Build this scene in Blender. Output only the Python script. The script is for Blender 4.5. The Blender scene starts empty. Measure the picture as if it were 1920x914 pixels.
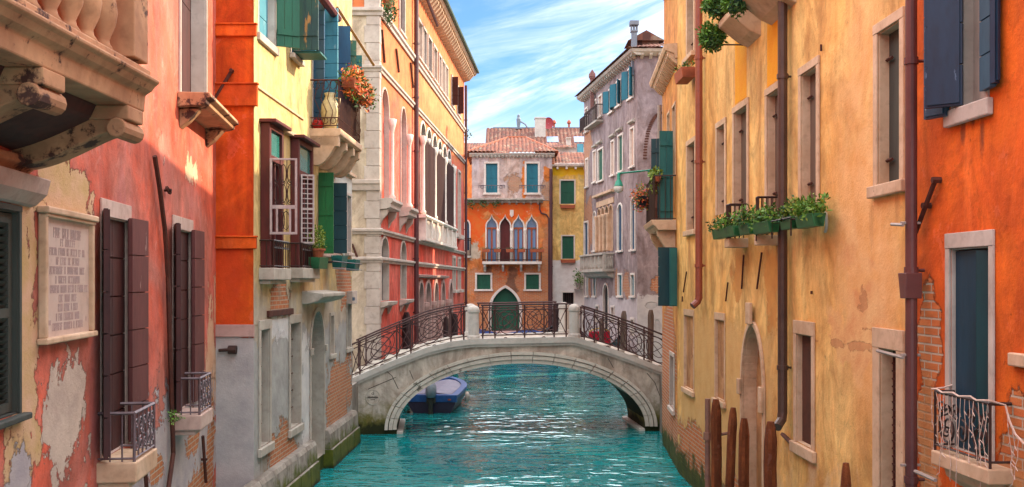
import bpy, math, random
from mathutils import Vector as V
random.seed(7)
R = math.radians
sc = bpy.context.scene
COL = sc.collection
FPX = 1920*35/36.0
CX, HY, CAMZ = 960.0, 528.0, 4.0

# ------------------------------------------------------------------ materials
class NT:
    def __init__(s, name):
        s.m = bpy.data.materials.new(name); s.m.use_nodes = True
        s.t = s.m.node_tree; s.t.nodes.clear()
        s.out = s.n('OutputMaterial'); s.bsdf = s.n('BsdfPrincipled')
        s.l(s.bsdf.outputs[0], s.out.inputs['Surface'])
    def n(s, kind, **kw):
        nd = s.t.nodes.new('ShaderNode'+kind)
        for k, v in kw.items(): setattr(nd, k, v)
        return nd
    def l(s, a, b): s.t.links.new(a, b)
    def put(s, sock, v):
        if hasattr(v, 'is_output') : s.l(v, sock)
        else: sock.default_value = v
    def math(s, op, a, b=None, c=None, clamp=False):
        nd = s.n('Math', operation=op, use_clamp=clamp)
        s.put(nd.inputs[0], a)
        if b is not None: s.put(nd.inputs[1], b)
        if c is not None: s.put(nd.inputs[2], c)
        return nd.outputs[0]
    def vmath(s, op, a, b=None):
        nd = s.n('VectorMath', operation=op)
        s.put(nd.inputs[0], a)
        if b is not None: s.put(nd.inputs[1], b)
        return nd
    def noise(s, vec, scale, detail=5, rough=.55, dist=0.0):
        nd = s.n('TexNoise'); s.l(vec, nd.inputs['Vector'])
        nd.inputs['Scale'].default_value = scale; nd.inputs['Detail'].default_value = detail
        nd.inputs['Roughness'].default_value = rough; nd.inputs['Distortion'].default_value = dist
        return nd.outputs['Fac']
    def mapr(s, v, a, b, c=0.0, d=1.0, smooth=False):
        nd = s.n('MapRange'); nd.clamp = True
        if smooth: nd.interpolation_type = 'SMOOTHSTEP'
        s.put(nd.inputs[0], v)
        for i, x in enumerate((a, b, c, d)): nd.inputs[i+1].default_value = x
        return nd.outputs[0]
    def mix(s, f, a, b, mode='MIX'):
        nd = s.n('Mix', data_type='RGBA', blend_type=mode)
        s.put(nd.inputs[0], f)
        for i, x in ((6, a), (7, b)):
            if isinstance(x, (tuple, list)): x = (*x[:3], 1.0)
            s.put(nd.inputs[i], x)
        return nd.outputs[2]
    def scalev(s, vec, sx, sy, sz=1.0, off=(0, 0, 0)):
        nd = s.n('Mapping'); s.l(vec, nd.inputs[0])
        nd.inputs['Scale'].default_value = (sx, sy, sz); nd.inputs['Location'].default_value = off
        return nd.outputs[0]
    def uv(s): return s.n('TexCoord').outputs['UV']
    def pos(s): return s.n('NewGeometry').outputs['Position']
    def bump(s, h, strength=.4, dist=.02):
        nd = s.n('Bump'); nd.inputs['Strength'].default_value = strength
        nd.inputs['Distance'].default_value = dist
        s.l(h, nd.inputs['Height']); s.l(nd.outputs[0], s.bsdf.inputs['Normal'])

MATS = {}
def sat(c, k):
    g = .3*c[0]+.59*c[1]+.11*c[2]
    return tuple(max(0, g+(x-g)*k) for x in c)

def brick_col(g, uv, tone=(1, 1, 1)):
    b = g.n('TexBrick'); b.offset = .5
    g.l(uv, b.inputs['Vector'])
    t = tone
    b.inputs['Color1'].default_value = (.42*t[0], .105*t[1], .038*t[2], 1)
    b.inputs['Color2'].default_value = (.30*t[0], .115*t[1], .055*t[2], 1)
    b.inputs['Mortar'].default_value = (.40, .29, .20, 1)
    b.inputs['Scale'].default_value = 1.0
    b.inputs['Mortar Size'].default_value = .011; b.inputs['Mortar Smooth'].default_value = .3
    b.inputs['Bias'].default_value = 0.0
    b.inputs['Brick Width'].default_value = .26; b.inputs['Row Height'].default_value = .078
    n = g.noise(uv, 2.2, 5, .6)
    c = g.mix(g.mapr(n, .35, .7), b.outputs['Color'], (.46*t[0], .19*t[1], .08*t[2]))
    n2 = g.noise(g.scalev(uv, 3.9, 12.8, 1, (3, 1, 0)), 1, 1)
    c = g.mix(.45, c, g.mix(n2, (.16, .05, .025), (.62, .27, .12)))
    return g.mix(g.math('MULTIPLY', b.outputs['Fac'], .85), c, (.5, .4, .3)), b.outputs['Fac']

def plaster(name, base, alt, layers=(), streak=None, streak_amt=.35, off=0.0, rough=.88, bumpd=.012, mott=.35, speck=True):
    """lime plaster in wall metres (UV = along wall, height): mottling, rain streaks, ragged patches"""
    g = NT(name); uv0 = g.uv()
    uv = g.scalev(uv0, 1, 1, 1, (off, off*.7, 0))
    n1 = g.noise(uv, mott, 8, .62, .6)
    n2 = g.noise(g.scalev(uv, 2.6, .22), 1.0, 7, .65, .4)
    n3 = g.noise(uv, 5.5, 8, .7)
    n4 = g.noise(uv, 38, 4, .6)
    col = g.mix(g.mapr(n1, .40, .60), base, alt)
    if streak is None: streak = tuple(x*.55 for x in base)
    col = g.mix(g.math('MULTIPLY', g.mapr(n2, .48, .64), streak_amt), col, streak)
    light = tuple(min(.9, x*1.25+.05) for x in base)
    col = g.mix(g.math('MULTIPLY', g.mapr(n2, .46, .32), .30), col, light)
    col = g.mix(g.math('MULTIPLY', g.mapr(n3, .50, .68), .40), col, tuple(x*.58 for x in alt))
    n5 = g.noise(g.scalev(uv, 1, .8, 1, (9, 4, 0)), 2.1, 10, .72, .5)
    col = g.mix(g.math('MULTIPLY', g.mapr(n5, .585, .60), .38), col, tuple(min(.9, x*1.15+.06) for x in alt))
    col = g.mix(g.math('MULTIPLY', g.mapr(n5, .415, .395), .42), col, tuple(x*.55 for x in base))
    dirt = g.noise(g.scalev(uv, .9, .35, 1, (2, 8, 0)), .8, 6, .6)
    col = g.mix(g.math('MULTIPLY', g.mapr(dirt, .52, .70), .40), col, tuple(x*.45+.01 for x in base))
    if speck:
        vor = g.noise(uv, 11, 3, .5)
        col = g.mix(g.math('MULTIPLY', g.mapr(vor, .69, .74), .55), col, tuple(x*.35 for x in base))
    vv = g.noise(g.scalev(uv, 1.3, .8, 1, (4, 6, 0)), 1.25, 9, .68, .8)
    col = g.mix(1.0, col, g.mix(g.mapr(vv, .36, .64), (.62, .56, .53), (1.15, 1.15, 1.15)), 'MULTIPLY')
    h = g.math('ADD', g.math('MULTIPLY', n3, .6), g.math('MULTIPLY', n4, .25))
    h = g.math('ADD', h, g.math('MULTIPLY', n1, 1.2))
    sep = g.n('SeparateXYZ'); g.l(uv0, sep.inputs[0])
    for k, L in enumerate(layers):
        amp = L.get('noise', 1.0)
        nz = g.noise(g.scalev(uv, L.get('sx', 1), L.get('sz', 1), 1, (k*7.3, k*3.1, 0)), L.get('scale', 1.6), 10, .66, .5)
        nz = g.math('MULTIPLY', g.math('SUBTRACT', nz, .5), amp*5.0)
        nz_f = g.noise(g.scalev(uv, 1, 1, 1, (k*2.1, k*5.7, 0)), L.get('scale', 1.6)*6.5, 6, .7)
        nz = g.math('ADD', nz, g.math('MULTIPLY', g.math('SUBTRACT', nz_f, .5), min(.9, amp)*1.3))
        vals = []
        for pt in L.get('patches', ()):
            s_, z_, rs, rz = pt[:4]
            d = g.vmath('SUBTRACT', uv0, (s_, z_, 0)).outputs[0]
            d = g.vmath('MULTIPLY', d, (1/rs, 1/rz, 0)).outputs[0]
            if len(pt) > 4:
                a = g.vmath('ABSOLUTE', d).outputs[0]; sp = g.n('SeparateXYZ'); g.l(a, sp.inputs[0])
                ln = g.math('MAXIMUM', sp.outputs[0], sp.outputs[1])
            else: ln = g.vmath('LENGTH', d).outputs['Value']
            vals.append(g.math('SUBTRACT', 1.0, ln))
        if 'below' in L:
            vals.append(g.math('MULTIPLY', g.math('SUBTRACT', L['below'], sep.outputs[1]), L.get('k', 1.0)))
        if 'above' in L:
            vals.append(g.math('MULTIPLY', g.math('SUBTRACT', sep.outputs[1], L['above']), L.get('k', 1.0)))
        if 'all' in L: vals.append(g.math('ADD', L['all'], 0.0))
        v = vals[0]
        for w in vals[1:]: v = g.math('MAXIMUM', v, w)
        v = g.math('ADD', v, nz)
        soft = L.get('soft', .05)
        m = g.mapr(v, 0, soft)
        if L.get('amt', 1) < 1: m = g.math('MULTIPLY', m, L['amt'])
        if L['col'] == 'brick':
            c, bf = brick_col(g, uv0, L.get('tone', (1, 1, 1)))
            hb = g.math('MULTIPLY', g.math('MULTIPLY', bf, m), -1.5)
            h = g.math('ADD', h, hb)
        else:
            c1 = L['col']; c2 = L.get('col2', tuple(x*.7 for x in c1))
            c = g.mix(g.mapr(g.noise(uv, L.get('cs', 2.5), 7, .65), .38, .64), c1, c2)
        if L.get('edge', False):
            e = g.math('MULTIPLY', g.mapr(v, -.10, 0.0), g.math('SUBTRACT', 1.0, m))
            col = g.mix(g.math('MULTIPLY', e, .5), col, tuple(x*.35 for x in alt))
        col = g.mix(m, col, c)
        h = g.math('ADD', h, g.math('MULTIPLY', m, L.get('dh', -2.2)))
    g.l(col, g.bsdf.inputs['Base Color']); g.bsdf.inputs['Roughness'].default_value = rough
    g.bsdf.inputs['Specular IOR Level'].default_value = .25
    g.bump(h, 1.0, bumpd*1.5)
    MATS[name] = g.m
    return g.m

def simple(name, c1, c2=None, rough=.7, scale=3.0, metal=0.0, grain=None, wear=None, wear_amt=.62, bump=.004, spec=.4, obj=False):
    g = NT(name)
    vec = g.n('TexCoord').outputs['Object'] if obj else g.pos()
    if grain: vec = g.scalev(vec, *grain)
    if c2 is None: c2 = tuple(x*.65 for x in c1)
    n = g.noise(vec, scale, 7, .62, .3)
    col = g.mix(g.mapr(n, .32, .68), c1, c2)
    n2 = g.noise(vec, scale*5, 5, .6)
    col = g.mix(g.math('MULTIPLY', g.mapr(n2, .5, .75), .4), col, tuple(x*.5 for x in c2))
    if wear:
        w = g.noise(vec, scale*1.7, 9, .7)
        col = g.mix(g.mapr(w, wear_amt, wear_amt+.05), col, wear)
    g.l(col, g.bsdf.inputs['Base Color'])
    g.bsdf.inputs['Roughness'].default_value = rough; g.bsdf.inputs['Metallic'].default_value = metal
    g.bsdf.inputs['Specular IOR Level'].default_value = spec
    if bump: g.bump(g.math('ADD', n, g.math('MULTIPLY', n2, .4)), .7, bump)
    MATS[name] = g.m
    return g.m

def tile_mat(name, c1=(.46, .13, .05), c2=(.62, .26, .12), c3=(.25, .09, .05)):
    g = NT(name); uv = g.uv()
    cell = g.vmath('FLOOR', g.scalev(uv, 1/.2, 1/.36)).outputs[0]
    wn = g.n('TexWhiteNoise'); wn.noise_dimensions = '2D'; g.l(cell, wn.inputs['Vector'])
    v = wn.outputs['Value']
    col = g.mix(g.mapr(v, 0, .6), c1, c2); col = g.mix(g.mapr(v, .7, 1), col, c3)
    n = g.noise(uv, 1.3, 7, .65)
    col = g.mix(g.math('MULTIPLY', g.mapr(n, .52, .7), .6), col, (.30, .26, .18))
    g.l(col, g.bsdf.inputs['Base Color']); g.bsdf.inputs['Roughness'].default_value = .9
    g.bump(g.noise(uv, 14, 5), .5, .01)
    MATS[name] = g.m; return g.m

# ------------------------------------------------------------------ frames and mesh builder
class F:
    """a vertical plane: origin, u along it (left to right as seen), n out of it"""
    def __init__(s, p0, p1):
        s.O = V((p0[0], p0[1], 0)); d = V((p1[0]-p0[0], p1[1]-p0[1], 0))
        s.L = d.length; s.u = d.normalized(); s.n = V((s.u.y, -s.u.x, 0))
    def pt(s, a, z, p=0.0): return s.O + s.u*a + s.n*p + V((0, 0, z))
    def at(s, px, py, p=0.0):
        C = V((0, 0, CAMZ)); d = V(((px-CX)/FPX, 1, (HY-py)/FPX))
        t = (s.O + s.n*p - C).dot(s.n)/d.dot(s.n)
        q = C + d*t
        return (q-s.O).dot(s.u), q.z
    def rect(s, x0, x1, yt, yb, p=0.0):
        a, b = s.at(x0, 500, p)[0], s.at(x1, 500, p)[0]
        xm = (x0+x1)/2
        return a, b, s.at(xm, yb, p)[1], s.at(xm, yt, p)[1]
    def sub(s, a, ang, sign=1, p=0.0):
        """frame hinged at (a,p), turning ang out of the plane"""
        g = F((0, 0), (1, 0)); g.O = s.pt(a, 0, p)
        g.u = s.u*math.cos(ang)*sign + s.n*math.sin(ang); g.n = V((g.u.y, -g.u.x, 0)); g.L = 1
        return g
LOCAL = F((0, 0), (1, 0))

class MB:
    def __init__(s): s.v = []; s.f = []
    def face(s, pts):
        i = len(s.v); s.v += [V(p) for p in pts]; s.f.append(tuple(range(i, i+len(pts))))
    def box(s, f, a0, a1, z0, z1, p0, p1):
        i = len(s.v)
        if a0 > a1: a0, a1 = a1, a0
        if p0 > p1: p0, p1 = p1, p0
        for z in (z0, z1):
            for (a, p) in ((a0, p0), (a1, p0), (a1, p1), (a0, p1)): s.v.append(f.pt(a, z, p))
        for q in ((0, 1, 2, 3), (4, 7, 6, 5), (0, 4, 5, 1), (1, 5, 6, 2), (2, 6, 7, 3), (3, 7, 4, 0)):
            s.f.append(tuple(i+k for k in q))
    def tube(s, pts, r, n=6, r1=None, cap=True):
        pts = [V(p) for p in pts]; m = len(pts); base = len(s.v)
        up = None
        for k, p in enumerate(pts):
            t = (pts[min(k+1, m-1)]-pts[max(k-1, 0)])
            if t.length < 1e-9: t = V((0, 0, 1))
            t.normalize()
            if up is None:
                up = V((0, 0, 1)) if abs(t.z) < .9 else V((1, 0, 0))
            a = t.cross(up)
            if a.length < 1e-6: a = t.cross(V((0, 1, 0)))
            a.normalize(); b = a.cross(t).normalized(); up = b
            rr = r if r1 is None else r+(r1-r)*k/(m-1)
            for j in range(n):
                w = 2*math.pi*j/n
                s.v.append(p + a*(rr*math.cos(w)) + b*(rr*math.sin(w)))
        for k in range(m-1):
            for j in range(n):
                a0 = base+k*n+j; a1 = base+k*n+(j+1) % n
                s.f.append((a0, a0+n, a1+n, a1))
        if cap:
            s.f.append(tuple(base+j for j in range(n)))
            s.f.append(tuple(base+(m-1)*n+j for j in reversed(range(n))))
    def lathe(s, prof, c, n=14, sx=1, sy=1):
        base = len(s.v); c = V(c); m = len(prof)
        for r, z in prof:
            for j in range(n):
                w = 2*math.pi*j/n
                s.v.append(c+V((r*sx*math.cos(w), r*sy*math.sin(w), z)))
        for k in range(m-1):
            for j in range(n):
                a0 = base+k*n+j; a1 = base+k*n+(j+1) % n
                s.f.append((a0, a1, a1+n, a0+n))
        s.f.append(tuple(base+j for j in reversed(range(n))))
        s.f.append(tuple(base+(m-1)*n+j for j in range(n)))
    def prism(s, f, poly, p0, p1):
        """outline in (along, height), extruded out of the wall"""
        n = len(poly); i = len(s.v)
        for p in (p0, p1):
            for a, z in poly: s.v.append(f.pt(a, z, p))
        s.f.append(tuple(i+k for k in range(n))); s.f.append(tuple(i+n+k for k in reversed(range(n))))
        for k in range(n):
            j = (k+1) % n; s.f.append((i+k, i+n+k, i+n+j, i+j))
    def sweep(s, f, poly, a0, a1):
        """profile in (out, height), extruded along the wall"""
        n = len(poly); i = len(s.v)
        for a in (a0, a1):
            for p, z in poly: s.v.append(f.pt(a, z, p))
        s.f.append(tuple(i+k for k in range(n))); s.f.append(tuple(i+n+k for k in reversed(range(n))))
        for k in range(n):
            j = (k+1) % n; s.f.append((i+k, i+n+k, i+n+j, i+j))
    def strip(s, A, B, close=False):
        for k in range(len(A)-1): s.face((A[k], A[k+1], B[k+1], B[k]))
    def leaves(s, c, rad, n, size, droop=0.0, rnd=random):
        c = V(c)
        for _ in range(n):
            while True:
                q = V((rnd.uniform(-1, 1), rnd.uniform(-1, 1), rnd.uniform(-1, 1)))
                if q.length <= 1: break
            k = .55+.45*rnd.random()
            if q.length > 1e-3: q = q.normalized()*(q.length**.5)*k/.8
            p = c+V((q.x*rad[0], q.y*rad[1], q.z*rad[2]-droop*rnd.random()))
            d = V((rnd.gauss(0, 1), rnd.gauss(0, 1), rnd.gauss(.3, .8)))
            if d.length < .01: continue
            d.normalize(); e = d.cross(V((rnd.gauss(0, 1), rnd.gauss(0, 1), rnd.gauss(0, 1)))).normalized()
            L = size*rnd.uniform(.6, 1.4); W = L*.42
            s.face((p, p+d*L*.5+e*W*.5, p+d*L, p+d*L*.5-e*W*.5))
    def build(s, name, mat, parent=None, f=None, smooth=False, bevel=0.0, org=None, recalc=True):
        if org is None: org = WL.get(parent.name, V((0, 0, 0))) if parent else V((0, 0, 0))
        me = bpy.data.meshes.new(name)
        me.from_pydata([tuple(p-org) for p in s.v], [], s.f)
        if recalc:
            import bmesh
            bm = bmesh.new(); bm.from_mesh(me); bmesh.ops.recalc_face_normals(bm, faces=bm.faces); bm.to_mesh(me); bm.free()
        me.update()
        uvl = me.uv_layers.new(name='UVMap')
        vs = me.vertices
        for po in me.polygons:
            nn = po.normal
            if abs(nn.z) > .75: t1, t2 = V((1, 0, 0)), V((0, 1, 0))
            else:
                t1 = V((0, 0, 1)).cross(nn).normalized(); t2 = V((0, 0, 1))
                if abs(nn.z) > .2: t2 = nn.cross(t1).normalized()
            onw = f is not None and abs(nn.dot(f.n)) > .9
            for li in po.loop_indices:
                q = vs[me.loops[li].vertex_index].co + org
                if onw: uvl.data[li].uv = ((q-f.O).dot(f.u), q.z)
                else: uvl.data[li].uv = (q.dot(t1), q.dot(t2))
            po.use_smooth = smooth
        me.materials.append(mat)
        o = bpy.data.objects.new(name, me); COL.objects.link(o)
        if parent is not None: o.parent = parent; WL[o.name] = org
        else: o.location = org
        if bevel:
            b = o.modifiers.new('soft_edges', 'BEVEL'); b.width = bevel; b.segments = 2; b.limit_method = 'ANGLE'; b.angle_limit = R(40)
        return o
WL = {}
def thing(name, label, cat, loc=(0, 0, 0), group=None):
    o = bpy.data.objects.new(name, None); COL.objects.link(o); o.empty_display_size = .2
    o.location = loc; o['label'] = label; o['category'] = cat
    if group: o['group'] = group
    WL[o.name] = V(loc)
    return o
def tag(o, label, cat, group=None):
    o['label'] = label; o['category'] = cat
    if group: o['group'] = group
    return o
def dup(root, loc, rotz=None, label=None, scale=None):
    r = root.copy(); COL.objects.link(r); r.location = loc
    if rotz is not None: r.rotation_euler = (r.rotation_euler[0], r.rotation_euler[1], rotz)
    if label: r['label'] = label
    if scale: r.scale = (scale,)*3 if not isinstance(scale, tuple) else scale
    for ch in list(root.children):
        c = ch.copy(); COL.objects.link(c); c.parent = r
        for g in ch.children:
            d = g.copy(); COL.objects.link(d); d.parent = c
    return r

# ------------------------------------------------------------------ walls with openings
def arch_pts(a, b, spring, top, kind='round', n=12):
    m = (a+b)/2; h = (b-a)/2; H = top-spring; out = []
    def half(t):                      # t 0 at side .. 1 at crown -> (x from side 0..1, z 0..1)
        if kind == 'round': w = t*math.pi/2; return 1-math.cos(w), math.sin(w)
        if kind == 'pointed':
            w = t*R(62); return (1-math.cos(w))/(1-math.cos(R(62))), math.sin(w)/math.sin(R(62))
        P = ((0, 0), (-.05, .62), (.80, .50), (1, 1)); u = 1-t
        return tuple(u**3*P[0][i]+3*u*u*t*P[1][i]+3*u*t*t*P[2][i]+t**3*P[3][i] for i in (0, 1))
    for k in range(n+1):
        x, z = half(k/n); out.append((a+h*x, spring+H*z))
    for k in range(n-1, -1, -1):
        x, z = half(k/n); out.append((b-h*x, spring+H*z))
    return out

class Wall:
    def __init__(s, f, a0, a1, z0, z1, depth=5.0):
        s.f = f; s.a0, s.a1, s.z0, s.z1, s.D = a0, a1, z0, z1, depth; s.holes = []
    def hole(s, a, b, zb, zt, rd=.22, kind=None, spring=None): s.holes.append((a, b, zb, zt, rd, kind, spring))
    def build(s, name, mat, parent, mb=None, closed=True):
        f = s.f; mb = mb or MB(); H = s.holes
        S = sorted({s.a0, s.a1, *[h[0] for h in H], *[h[1] for h in H]})
        Z = sorted({s.z0, s.z1, *[h[2] for h in H], *[h[3] for h in H]})
        S = [x for x in S if s.a0-1e-6 <= x <= s.a1+1e-6]; Z = [x for x in Z if s.z0-1e-6 <= x <= s.z1+1e-6]
        for i in range(len(S)-1):
            j = 0
            while j < len(Z)-1:
                am = (S[i]+S[i+1])/2; zm = (Z[j]+Z[j+1])/2
                if any(h[0] < am < h[1] and h[2] < zm < h[3] for h in H): j += 1; continue
                mb.face([f.pt(S[i], Z[j]), f.pt(S[i+1], Z[j]), f.pt(S[i+1], Z[j+1]), f.pt(S[i], Z[j+1])]); j += 1
        for a, b, zb, zt, rd, kind, sp in H:
            zs = sp if kind else zt
            q = f.pt
            mb.face([q(a, zb), q(a, zs), q(a, zs, -rd), q(a, zb, -rd)])
            mb.face([q(b, zb), q(b, zb, -rd), q(b, zs, -rd), q(b, zs)])
            mb.face([q(a, zb), q(a, zb, -rd), q(b, zb, -rd), q(b, zb)])
            if not kind: mb.face([q(a, zt), q(b, zt), q(b, zt, -rd), q(a, zt, -rd)])
            else:
                P = arch_pts(a, b, sp, zt, kind); m = len(P)//2
                mb.strip([q(x, z) for x, z in P], [q(x, z, -rd) for x, z in P])
                for k in range(len(P)-1):
                    cs = a if k < m else b
                    if abs(P[k][0]-cs)+abs(P[k][1]-zt) < 1e-5 or abs(P[k+1][0]-cs)+abs(P[k+1][1]-zt) < 1e-5: continue
                    mb.face([q(cs, zt), q(*P[k]), q(*P[k+1])])
                mb.face
        if closed:
            q = f.pt; a0, a1, z0, z1, D = s.a0, s.a1, s.z0, s.z1, s.D
            mb.face([q(a0, z0), q(a0, z1), q(a0, z1, -D), q(a0, z0, -D)])
            mb.face([q(a1, z0), q(a1, z0, -D), q(a1, z1, -D), q(a1, z1)])
            mb.face([q(a0, z0, -D), q(a0, z1, -D), q(a1, z1, -D), q(a1, z0, -D)])
            mb.face([q(a0, z1), q(a1, z1), q(a1, z1, -D), q(a0, z1, -D)])
        return mb.build(name, mat, parent, f=f, recalc=False)

def surround(f, r, fw, pr, parent_mat, parent, name='window', kind=None, spring=None, sill=None, lintel=None, bottom=False, p0=.003, lin=.30):
    """stone frame round an opening: the window part itself"""
    a, b, zb, zt = r; mb = MB()
    top = spring if kind else zt
    mb.box(f, a-fw, a, zb, top, p0, pr); mb.box(f, b, b+fw, zb, top, p0, pr)
    if kind:
        P = arch_pts(a, b, spring, zt, kind); m = (a+b)/2; h = (b-a)/2; H = zt-spring
        Q = [(m+(x-m)*(1+fw/h), spring+(z-spring)*(1+fw/H)) for x, z in P]
        for k in range(len(P)-1): mb.prism(f, [P[k], Q[k], Q[k+1], P[k+1]], p0, pr)
    else:
        lw = lintel or fw
        mb.box(f, a-fw, b+fw, zt, zt+lw, p0, pr+.004)
    if bottom: mb.box(f, a-fw, b+fw, zb-fw, zb, p0, pr+.004)
    if lin:
        mb.box(f, a, a+.012, zb+.002, top, -lin, p0); mb.box(f, b-.012, b, zb+.002, top, -lin, p0)
        mb.box(f, a+.013, b-.013, zb+.001, zb+.012, -lin, p0)
        if not kind: mb.box(f, a+.013, b-.013, zt-.012, zt-.001, -lin, p0)
        else:
            m = (a+b)/2; h = (b-a)/2; Hh = zt-spring
            Q = [(m+(x-m)*(1-.012/h), spring+(z-spring)*(1-.012/Hh)) for x, z in P]
            for k in range(len(P)-1): mb.prism(f, [Q[k], P[k], P[k+1], Q[k+1]], -lin, p0)
    o = mb.build(name, parent_mat, parent, bevel=.008 if fw > .05 else 0)
    if sill:
        sp, sh = sill; s = MB(); s.box(f, a-fw-.06, b+fw+.06, zb-sh-.002, zb-.002, p0, sp)
        s.build('sill', parent_mat, o, bevel=.012)
    return o

def leaf(f, a, z0, z1, w, ang, sign, mat, parent, p=.035, rows=6, th=.04, style='planks', name='shutter'):
    """one shutter leaf hinged at a"""
    g = f.sub(a, ang, sign, p); mb = MB(); gap = .012
    H = (z1-z0)
    if style == 'planks':
        for k in range(rows):
            mb.box(g, 0.002, w, z0+H*k/rows, z0+H*(k+1)/rows-gap, -th*.5, th*.5)
        mb.box(g, .02, w-.02, z0+.02, z1-.02, -th*.5-.022+.006, -th*.5+.01)
    elif style == 'vplanks':
        nn = max(2, round(w/.13))
        for k in range(nn): mb.box(g, w*k/nn+.003, w*(k+1)/nn-.003, z0, z1, -th*.5, th*.5)
        for t in (.12, .5, .86):
            mb.box(g, .01, w-.01, z0+H*t-.05, z0+H*t+.05, -th*.5-.025, th*.5+.02)
    else:                                # louvre
        e = min(.07, w*.2)
        mb.box(g, 0, e, z0, z1, -th/2, th/2); mb.box(g, w-e, w, z0, z1, -th/2, th/2)
        for t in (0, .5, 1): 
            zc = z0+(H-e)*t; mb.box(g, e, w-e, zc, zc+e, -th/2, th/2)
        k = z0+e
        while k < z1-e:
            mb.sweep(g, [(-th*.45, k), (-th*.3, k), (th*.45, k+.035), (th*.3, k+.035)], e, w-e); k += .055
    return mb.build(name, mat, parent)

def panel(f, r, depth, mat, parent, name='shutter', rows=5, mid=True, kind=None, spring=None):
    """closed boards or glass set back in an opening"""
    a, b, zb, zt = r; mb = MB(); e = .004
    if kind:
        P = [(a, zb)]+arch_pts(a, b, spring, zt, kind)+[(b, zb)]
        mb.prism(f, P[::-1], -depth-.03, -depth)
        if mid: mb.box(f, (a+b)/2-.03, (a+b)/2+.03, zb, zt-.02, -depth, -depth+.03)
    elif rows:
        cols = ((a+e, (a+b)/2-.006), ((a+b)/2+.006, b-e)) if mid else ((a+e, b-e),)
        for c0, c1 in cols:
            for k in range(rows):
                mb.box(f, c0, c1, zb+(zt-zb)*k/rows+e, zb+(zt-zb)*(k+1)/rows-.010, -depth-.03, -depth)
        mb.box(f, a, b, zb, zt, -depth-.06, -depth-.035)
    else:
        mb.box(f, a, b, zb, zt, -depth-.03, -depth)
    return mb.build(name, mat, parent)

def pipe(f, pts, r, mat, parent, p=None, name='drainpipe', clamps=1.9, n=10):
    """pts in wall (along, height)"""
    p = p or r+.05; mb = MB(); P = [f.pt(a, z, p) for a, z in pts]
    mb.tube(P, r, n)
    tot = 0
    for k in range(len(P)-1):
        d = P[k+1]-P[k]; L = d.length
        if L > 1:
            c = .6
            while c < L-.2:
                q = P[k]+d*(c/L); e = d.normalized()*.03
                mb.tube([q-e, q+e], r*1.22, n); c += clamps
                mb.tube([q, q-f.n*(p+.02)], .015, 4)
    return mb.build(name, mat, parent, smooth=False)

def spiral(mb, f, ca, cz, r, turns, a0, sgn, p, rad, n=16, r_in=.15):
    pts = []
    for k in range(n+1):
        t = k/n; w = a0+sgn*turns*2*math.pi*t; rr = r*(1-(1-r_in)*t)
        pts.append(f.pt(ca+rr*math.cos(w), cz+rr*math.sin(w), p))
    mb.tube(pts, rad, 4)
def ring(mb, f, ca, cz, ra, rz, p, rad, n=18):
    pts = [f.pt(ca+ra*math.cos(2*math.pi*k/n), cz+rz*math.sin(2*math.pi*k/n), p) for k in range(n+1)]
    mb.tube(pts, rad, 4, cap=False)
def bar(mb, f, a0, z0, a1, z1, p0, rad, p1=None, n=4):
    mb.tube([f.pt(a0, z0, p0), f.pt(a1, z1, p0 if p1 is None else p1)], rad, n)
def scroll_panel(mb, f, a0, a1, z0, z1, p, rad, cells):
    w = (a1-a0)/cells; H = z1-z0
    for k in range(cells):
        c = a0+w*(k+.5); r = min(w*.46, H*.24)
        sg = 1 if k % 2 else -1
        spiral(mb, f, c, z0+H*.27, r, 1.5, R(90), sg, p, rad)
        spiral(mb, f, c, z0+H*.73, r, 1.5, R(-90), sg, p, rad)
        spiral(mb, f, c+w*.30*sg, z0+H*.5, r*.45, 1.2, R(180), -sg, p, rad*.8, 10)
        bar(mb, f, a0+w*(k+1), z0, a0+w*(k+1), z1, p, rad)
def box_rail(f, a0, a1, z0, z1, pr, mat, parent, rad=.012, style='scroll', cells=4, name='railing'):
    """rail standing on a slab: front panel plus two returns to the wall"""
    mb = MB()
    for z, k in ((z1, 1.5), (z0+.03, 1.0)):
        bar(mb, f, a0, z, a1, z, pr, rad*k); bar(mb, f, a0, z, a0, z, 0, rad*k, pr); bar(mb, f, a1, z, a1, z, 0, rad*k, pr)
    for a in (a0, a1): bar(mb, f, a, z0-.02, a, z1, pr, rad*1.4)
    if style == 'scroll': scroll_panel(mb, f, a0, a1, z0+.03, z1, pr, rad*.8, cells)
    elif style == 'bars':
        n = cells
        for k in range(1, n): bar(mb, f, a0+(a1-a0)*k/n, z0, a0+(a1-a0)*k/n, z1, pr, rad*.8)
        bar(mb, f, a0, z1-.12, a1, z1-.12, pr, rad*.8)
        for k in range(n): 
            c = a0+(a1-a0)*(k+.5)/n; rr = min(.05, (a1-a0)/n*.45)
            ring(mb, f, c, z1-.06, rr, .05, pr, rad*.6, 8)
    n = max(2, round(pr/.12))
    for k in range(1, n):
        for a in (a0, a1): mb.tube([f.pt(a, z0, pr*k/n), f.pt(a, z1, pr*k/n)], rad*.8, 4)
    return mb.build(name, mat, parent)

def s_console(mb, f, a, w, z_top, h, pr):
    """scrolled stone bracket: profile in (out, height)"""
    prof = [(0, z_top), (pr, z_top), (pr, z_top-h*.22)]
    for k in range(7):
        w_ = math.pi*k/6; prof.append((pr-.06*h-.0+.10*h*math.cos(w_*.5)-.1*h*.5, z_top-h*.22-.18*h*math.sin(w_*.5)))
    for k in range(9):
        t = k/8; prof.append((pr*.86*(1-t)**1.0, z_top-h*.42-h*.58*(t**.55 if t else 0)))
    mb.sweep(f, prof, a-w/2, a+w/2)

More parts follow.
